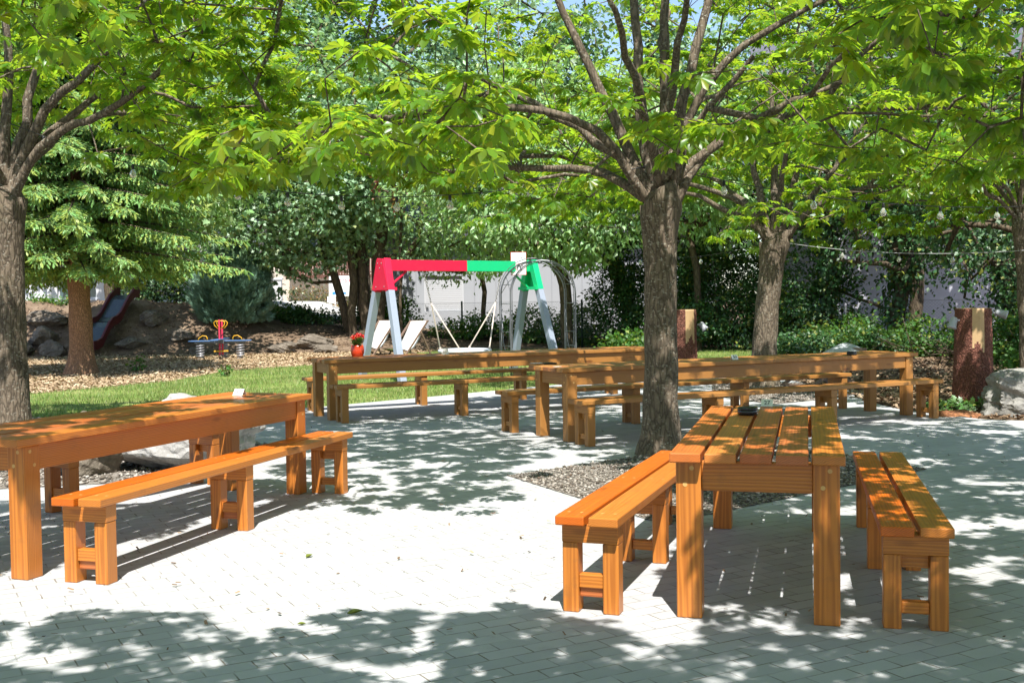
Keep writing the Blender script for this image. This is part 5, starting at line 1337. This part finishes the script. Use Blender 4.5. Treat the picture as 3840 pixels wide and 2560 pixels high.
# ------------------------------------------------------------------ fence
FENG = mat_plain('fence_green', (0.025, 0.05, 0.035), 0.5)
WIRE = mat_plain('fence_wire', (0.22, 0.24, 0.23), 0.5, metal=0.5)
def fence(label, p0, p1, h, npost):
    p0 = Vector(p0); p1 = Vector(p1); d = p1 - p0; L = d.length
    t = empty('mesh_fence', tuple(p0), math.atan2(d.y, d.x), label, 'fence')
    for i in range(npost):
        x = L * i / (npost - 1); m = MB(); m.tube([(x, 0, -0.3), (x, 0, h + 0.06)], 0.032, 10); m.build('post', FENG, t)
    vs = []; fs = []; w = 0.0022
    pitch = 0.085
    n = int((L + h) / pitch)
    for s_ in (1, -1):
        for k in range(n):
            x0 = k * pitch - (h if s_ > 0 else 0); x1 = x0 + s_ * h
            if s_ < 0: x0, x1 = k * pitch, k * pitch - h
            za, zb_ = 0.0, h
            if s_ > 0:
                if x0 < 0: za = -x0; x0 = 0
                if x1 > L: zb_ = h - (x1 - L); x1 = L
            else:
                if x0 > L: za = x0 - L; x0 = L
                if x1 < 0: zb_ = h + x1; x1 = 0
            if zb_ - za < 0.02: continue
            b = len(vs); y = 0.002 * s_
            vs += [(x0 - w, y, za), (x0 + w, y, za), (x1 + w, y, zb_), (x1 - w, y, zb_)]; fs.append((b, b + 1, b + 2, b + 3))
    m = MB(); m.add(vs, fs)
    for z_ in (0.02, h): m.tube([(0, 0, z_), (L, 0, z_)], 0.004, 5)
    m.build('mesh', WIRE, t)
fence('chain link fence behind the swing', (-3.6, 38.6, 0.3), (8.0, 31.2, 0.0), 1.15, 7)
fence('chain link fence before the white wall at the right', (8.2, 31.0, 0.0), (17.0, 27.8, 0.0), 1.35, 5)

# ------------------------------------------------------------------ buildings
def plaster(name, col, sc=40, bump=0.3):
    m, nt, out = new_mat(name); n = N(nt); co = n.obj()
    a = n.noise(co, 0.8, 5, 0.6); b = n.noise(co, sc, 4, 0.7)
    c = n.mix(a, tuple(x * 0.86 for x in col), tuple(min(0.9, x * 1.06) for x in col))
    n.bsdf(out, Base_Color=c, Roughness=0.95, Specular_IOR_Level=0.1, Normal=n.bump(b, bump, 0.02))
    return m
PL_W = plaster('white_roughcast', (0.66, 0.66, 0.67), 24, 0.8)
PL_G = plaster('grey_panels', (0.36, 0.375, 0.40), 60, 0.1)
PL_SHADE = plaster('shade_tinted_plaster', (0.50, 0.50, 0.56), 60, 0.2)  # white wall; lavender tone of the trees' shade put into the colour
GLASS = mat_plain('window_glass', (0.06, 0.11, 0.12), 0.06, 0.1, spec=0.6)
CURT = mat_plain('pale_curtain', (0.45, 0.55, 0.56), 0.8, 0.1, 6)
FRAMEW = mat_plain('grey_window_frame', (0.52, 0.53, 0.56), 0.5, 0.05)
SLATE = mat_plain('slate_roof', (0.10, 0.10, 0.12), 0.7, 0.3, 8, bump=0.4)
BALC = mat_plain('brown_balcony', (0.13, 0.055, 0.04), 0.7, 0.2, 20)

def wall_with_holes(m, x0, x1, z0, z1, y0, y1, holes):
    xs = sorted({x0, x1} | {h[0] for h in holes} | {h[1] for h in holes}); zs = sorted({z0, z1} | {h[2] for h in holes} | {h[3] for h in holes})
    for i in range(len(xs) - 1):
        for j in range(len(zs) - 1):
            cx, cz = (xs[i] + xs[i + 1]) / 2, (zs[j] + zs[j + 1]) / 2
            if any(h[0] < cx < h[1] and h[2] < cz < h[3] for h in holes): continue
            m.box(xs[i], xs[i + 1], y0, y1, zs[j], zs[j + 1])
def window(par, x0, x1, z0, z1, y, sill=True, label=None, curtain=True):
    """y = outer face of the wall; window recessed by 0.12"""
    m = MB(); f = 0.07
    for (a, b, c, d_) in ((x0, x0 + f, z0, z1), (x1 - f, x1, z0, z1), (x0 + f, x1 - f, z0, z0 + f), (x0 + f, x1 - f, z1 - f, z1), ((x0 + x1) / 2 - 0.04, (x0 + x1) / 2 + 0.04, z0 + f, z1 - f)):
        m.box(a, b, y + 0.12, y + 0.18, c, d_)
    w = m.build('window', FRAMEW, par)
    m = MB(); m.box(x0 + 0.02, x1 - 0.02, y + 0.145, y + 0.155, z0 + 0.02, z1 - 0.02); m.build('pane', GLASS, w)
    if curtain:
        m = MB(); vs = []; fs = []
        nn = 40
        for i in range(nn + 1):
            x = x0 + 0.05 + (x1 - x0 - 0.1) * i / nn; vs += [(x, y + 0.30 + 0.03 * math.sin(i * 1.4), z0 + 0.03), (x, y + 0.30 + 0.03 * math.sin(i * 1.4), z1 - 0.03)]
            if i and abs(i - nn // 2) > 6: fs.append((2 * i - 2, 2 * i, 2 * i + 1, 2 * i - 1))
        m.add(vs, fs); m.build('curtain', CURT, w)
    if sill:
        m = MB(); m.box(x0 - 0.08, x1 + 0.08, y - 0.10, y + 0.118, z0 - 0.07, z0 - 0.002); m.build('sill', FRAMEW, w)
# left white house
hs = empty('white_house', (0, 47, 0), 0, 'white roughcast house with grey windows behind the spruce', 'house')
holes = [(-22.5, -20.85, 1.85, 3.25), (-19.15, -17.5, 1.85, 3.25), (-15.9, -14.4, 1.85, 3.25), (-22.5, -20.85, 5.0, 6.4), (-19.15, -17.5, 5.0, 6.4), (-15.9, -14.4, 5.0, 6.4)]
m = MB(); wall_with_holes(m, -27, -12.6, 0.6, 7.8, 0, 0.4, holes); m.box(-27, -26.6, 0.401, 9, 0.6, 7.8); m.box(-13, -12.6, 0.401, 9, 0.6, 7.8); m.box(-26.6, -13, 8.6, 9, 0.6, 7.8); m.box(-26.6, -13, 0.9, 1.0, 0.6, 7.8); m.build('wall', PL_W, hs)
for h_ in holes: window(hs, *h_, 0.0)
m = MB(); m.add([(-27.6, -0.7, 7.8), (-12.0, -0.7, 7.8), (-12.0, 4.5, 10.6), (-27.6, 4.5, 10.6), (-27.6, 9.7, 7.8), (-12, 9.7, 7.8)], [(0, 1, 2, 3), (3, 2, 5, 4), (0, 3, 4), (1, 5, 2), (0, 4, 5, 1)]); m.build('roof', SLATE, hs)
# grey panel building with the roller shutter
pb = empty('panel_building', (0, 44, 0), 0, 'grey panel building with a roller shutter window behind the swing', 'building')
holes = [(-3.44, -1.88, 1.14, 2.52), (4.15, 5.0, 1.9, 2.85)]
m = MB(); wall_with_holes(m, -5.4, 8.2, -0.2, 4.0, 0, 0.3, holes); m.box(-5.4, -5.1, 0.301, 6, -0.2, 4.0); m.box(7.9, 8.2, 0.301, 6, -0.2, 4.0); m.box(-5.1, 7.9, 5.7, 6, -0.2, 4.0); m.box(-5.1, 7.9, 0.9, 1, -0.2, 4); m.build('wall', PL_G, pb)
PT_ = mat_plain('panel_trim', (0.30, 0.31, 0.335), 0.6)
for x in (-4.55, -3.75, -1.45, -0.6, 0.4, 1.6, 2.8, 3.6, 5.6, 6.8):
    m = MB(); m.box(x - 0.02, x + 0.02, -0.018, -0.001, -0.2, 3.99); m.build('panel_joint', PT_, pb)
m = MB()
for k in range(19): z_ = 1.15 + k * 0.072; m.box(-3.42, -1.90, 0.08, 0.10, z_, z_ + 0.063, 0.004)
for x in (-3.44, -1.94): m.box(x, x + 0.06, 0.02, 0.14, 1.14, 2.52)
m.box(-3.37, -1.95, 0.13, 0.15, 1.14, 2.52)
m.build('roller_shutter', mat_plain('shutter_white', (0.50, 0.51, 0.53), 0.5, 0.03), pb)
window(pb, 4.15, 5.0, 1.9, 2.85, 0.0, True, None, False)
m = MB(); m.box(-6.0, 8.8, -0.6, 6.6, 4.0, 4.22); m.add([(-6.0, -0.6, 4.222), (8.8, -0.6, 4.222), (8.8, 3, 6.6), (-6.0, 3, 6.6), (-6, 6.6, 4.222), (8.8, 6.6, 4.222)], [(0, 1, 2, 3), (3, 2, 5, 4), (0, 3, 4), (1, 5, 2)]); m.build('roof', SLATE, pb)
# pale building at the right
rb = empty('pale_building', (8.4, 36.5, 0), R(-12), 'tall shade-tinted white building wall behind the dark trees at right', 'building')
m = MB(); m.box(0, 15, 0, 6, -0.3, 8.2); m.box(-0.002, 15.002, -0.05, 6.05, -0.3, 0.35); m.build('wall', PL_SHADE, rb)
m = MB(); m.add([(-0.5, -0.6, 8.2), (15.5, -0.6, 8.2), (15.5, 3, 10.4), (-0.5, 3, 10.4), (-0.5, 6.6, 8.2), (15.5, 6.6, 8.2)], [(0, 1, 2, 3), (3, 2, 5, 4), (0, 3, 4), (1, 5, 2), (0, 4, 5, 1)]); m.build('roof', SLATE, rb)
# house with brown balcony and its sign
gh = empty('balcony_house', (-9.5, 66, 0.6), 0, 'cream house with a brown wooden balcony behind the maples', 'house')
m = MB(); wall_with_holes(m, -6, 6, -0.3, 7.2, 0, 0.3, [(-2.6, -1.4, 3.6, 5.4), (0.2, 1.5, 3.6, 5.4)]); m.box(-6, 6, 0.6, 6, -0.3, 7.2); m.build('wall', plaster('cream_plaster', (0.60, 0.52, 0.44)), gh)
window(gh, -2.6, -1.4, 3.6, 5.4, 0.0, False); window(gh, 0.2, 1.5, 3.6, 5.4, 0.0, False)
m = MB(); m.box(-3.6, 3.4, -1.3, -0.001, 2.45, 2.60)
for k in range(44): x = -3.58 + k * 0.16; m.box(x, x + 0.12, -1.33, -1.30, 2.40, 3.55)
m.box(-3.6, 3.4, -1.36, -1.27, 3.551, 3.64); m.box(-3.6, 3.4, -1.30, -1.24, 2.7, 2.78)
m.build('balcony', BALC, gh)
m = MB(); m.add([(-6.8, -1.6, 7.0), (6.8, -1.6, 7.0), (6.8, 3, 9.6), (-6.8, 3, 9.6), (-6.8, 7.6, 7.0), (6.8, 7.6, 7.0)], [(0, 1, 2, 3), (3, 2, 5, 4), (0, 3, 4), (1, 5, 2), (0, 4, 5, 1)]); m.build('roof', SLATE, gh)
sn = empty('guesthouse_sign', (-8.75, 58, 0.55), 0, 'white guesthouse signboard on a post behind the slanting trunk', 'sign')
m = MB(); m.box(-0.72, 0.9, -0.05, 0.0, 1.35, 2.4, 0.01); m.build('board', WHITE, sn)
m = MB(); m.box(-0.74, -0.62, 0.001, 0.12, -0.3, 2.2); m.box(0.62, 0.74, 0.001, 0.12, -0.3, 2.2); m.box(-0.82, -0.40, -0.06, -0.01, 1.02, 1.34, 0.005); m.build('post', WHITE, sn)
lettering('Pension', 0.36, Matrix.Translation((0.12, -0.056, 2.18)) @ MX, mat_plain('sign_rose', (0.55, 0.10, 0.14), 0.5), sn)
m = MB(); m.box(-0.56, -0.40, -0.056, -0.051, 1.42, 1.58); m.box(-0.10, 0.16, -0.056, -0.051, 1.45, 1.55); m.build('blue_badge', mat_plain('badge_blue', (0.05, 0.25, 0.55), 0.5), sn)
m = MB(); m.box(-0.9, 0.9, -0.15, 0.15, 0, 1.75, 0.01); m.box(-0.95, 0.95, -0.2, 0.2, 1.751, 1.82, 0.01)
o = m.build('garden_wall', PL_W); o.location = (-11.6, 52, 0.9); tag(o, 'white rendered garden wall right of the cypress bush', 'wall')
g = np.random.default_rng(61)
cl = [(g.uniform(-2.2, 2.2), g.uniform(-0.35, 0.35), g.uniform(0.1, 1.7)) for _ in range(170)]
leafpatch('hedge', 'clipped reddish green hedge behind the guesthouse sign', 'hedge', (-9.6, 60, 0.6), cl, 36, (0.14, 0.12, 0.12), SIMPLE, (0.08, 0.14), mat_leaf('hedge_leaf', (0.13, 0.15, 0.045), (0.2, 0.2, 0.05), 0.25, 0.1, 0.4, yellow=(0.42, 0.16, 0.07), yfac=0.35), 9)

# ------------------------------------------------------------------ string lights
BULB = bpy.data.materials.new('bulb_glass'); BULB.use_nodes = True
_b = BULB.node_tree.nodes['Principled BSDF']; _b.inputs['Base Color'].default_value = (0.80, 0.80, 0.74, 1); _b.inputs['Roughness'].default_value = 0.08; _b.inputs['Transmission Weight'].default_value = 0.75; _b.inputs['IOR'].default_value = 1.25
CABLE = mat_plain('black_cable', (0.02, 0.02, 0.02), 0.5); CABLEW = mat_plain('grey_cable', (0.45, 0.45, 0.46), 0.5)
FIL = mat_plain('bulb_filament', (0.45, 0.28, 0.10), 0.4)
def string(label, p0, p1, sag, ts, mat=CABLE, r_=0.034):
    p0 = Vector(p0); p1 = Vector(p1); t = empty('string_light', tuple(p0), 0, label, 'string light', 'festoon lights between the trees')
    f = lambda u: (p1 - p0) * u + Vector((0, 0, -4 * sag * u * (1 - u)))
    m = MB(); m.tube([f(i / 40) for i in range(41)], 0.0045, 5); m.build('cable', mat, t)
    for u in ts:
        c = f(u)
        m = MB(); m.lathe([(0.013, 0.0), (0.015, -0.012), (0.015, -0.045), (0.012, -0.05)], 10, tuple(c)); s_ = m.build('socket', CABLE, t)
        m = MB(); m.lathe([(0.012, -0.05), (0.018, -0.065), (r_, -0.092), (r_, -0.105), (r_ * 0.8, -0.128), (r_ * 0.35, -0.140), (0.002, -0.142)], 16, tuple(c)); m.build('bulb', BULB, s_)
        m = MB(); m.tube([c + Vector((0, 0, -0.05)), c + Vector((0.008, 0, -0.10)), c + Vector((-0.008, 0, -0.10)), c + Vector((0, 0, -0.06))], 0.0025, 4); m.build('filament', FIL, s_)
string('dark string of bulbs from the left chestnut to the centre chestnut', (-5.3, 11.9, 3.42), (1.26, 10.3, 2.68), 0.50, [0.06, 0.135, 0.215, 0.30, 0.39, 0.47, 0.555, 0.64, 0.72], CABLE)
string('string of bulbs from the centre chestnut towards the upper right', (1.55, 10.45, 2.65), (6.6, 13.2, 2.52), 0.16, [0.10, 0.30, 0.47, 0.62, 0.78, 0.92], CABLE)
string('grey cable with a few bulbs at the right edge above the boulder', (4.6, 18.4, 2.35), (7.32, 15.85, 2.08), 0.10, [0.25, 0.5, 0.72], CABLEW)
string('string of small bulbs behind the centre trunk to the farther chestnut', (2.2, 22.0, 2.35), (4.15, 18.3, 2.35), 0.14, [0.15, 0.4, 0.6, 0.8], CABLE)

# ------------------------------------------------------------------ sky, sun, camera
EL, AZ = R(60.0), R(176.0)          # sun stands behind the viewer; AZ = direction to the sun, from +Y clockwise
w = bpy.data.worlds.new('World'); bpy.context.scene.world = w; w.use_nodes = True
nt = w.node_tree; nt.nodes.clear()
sky = nt.nodes.new('ShaderNodeTexSky'); sky.sky_type = 'NISHITA'; sky.sun_disc = False
sky.sun_elevation = EL; sky.sun_rotation = AZ; sky.altitude = 600; sky.air_density = 1.0; sky.dust_density = 1.0; sky.ozone_density = 1.0
bg = nt.nodes.new('ShaderNodeBackground'); bg.inputs['Strength'].default_value = 0.11
wo = nt.nodes.new('ShaderNodeOutputWorld')
nt.links.new(sky.outputs[0], bg.inputs[0]); nt.links.new(bg.outputs[0], wo.inputs[0])
su = bpy.data.lights.new('sun', 'SUN'); su.energy = 4.4; su.angle = R(0.5); su.color = (1.0, 0.965, 0.91)
so = bpy.data.objects.new('sun', su); C.objects.link(so)
to_sun = Vector((math.sin(AZ) * math.cos(EL), math.cos(AZ) * math.cos(EL), math.sin(EL)))
so.rotation_euler = to_sun.to_track_quat('Z', 'Y').to_euler(); so.location = to_sun * 60

F_, PT, RL, HC = 4174.27, 0.0350, -0.0143, 1.4433
cam = bpy.data.cameras.new('camera'); cam.sensor_width = 36.0; cam.lens = F_ / 3840 * 36.0; cam.clip_end = 2000; cam.clip_start = 0.05
co = bpy.data.objects.new('camera', cam); C.objects.link(co); bpy.context.scene.camera = co
fw = Vector((0, math.cos(PT), -math.sin(PT))); up0 = Vector((0, math.sin(PT), math.cos(PT))); rt0 = Vector((1, 0, 0))
c_, s_ = math.cos(RL), math.sin(RL)
rt = rt0 * c_ + up0 * s_; up = up0 * c_ - rt0 * s_
co.matrix_world = Matrix(((rt.x, up.x, -fw.x, 0), (rt.y, up.y, -fw.y, 0), (rt.z, up.z, -fw.z, HC), (0, 0, 0, 1)))
sc = bpy.context.scene
sc.view_settings.view_transform = 'Standard'; sc.view_settings.look = 'None'; sc.view_settings.gamma = 1.0
sc.view_settings.exposure = 1.17
sc.cycles.max_bounces = 8; sc.cycles.diffuse_bounces = 4; sc.cycles.glossy_bounces = 3; sc.cycles.transmission_bounces = 6; sc.cycles.transparent_max_bounces = 6
sc.cycles.use_denoising = True; sc.cycles.use_adaptive_sampling = False
sc.cycles.sample_clamp_indirect = 6.0
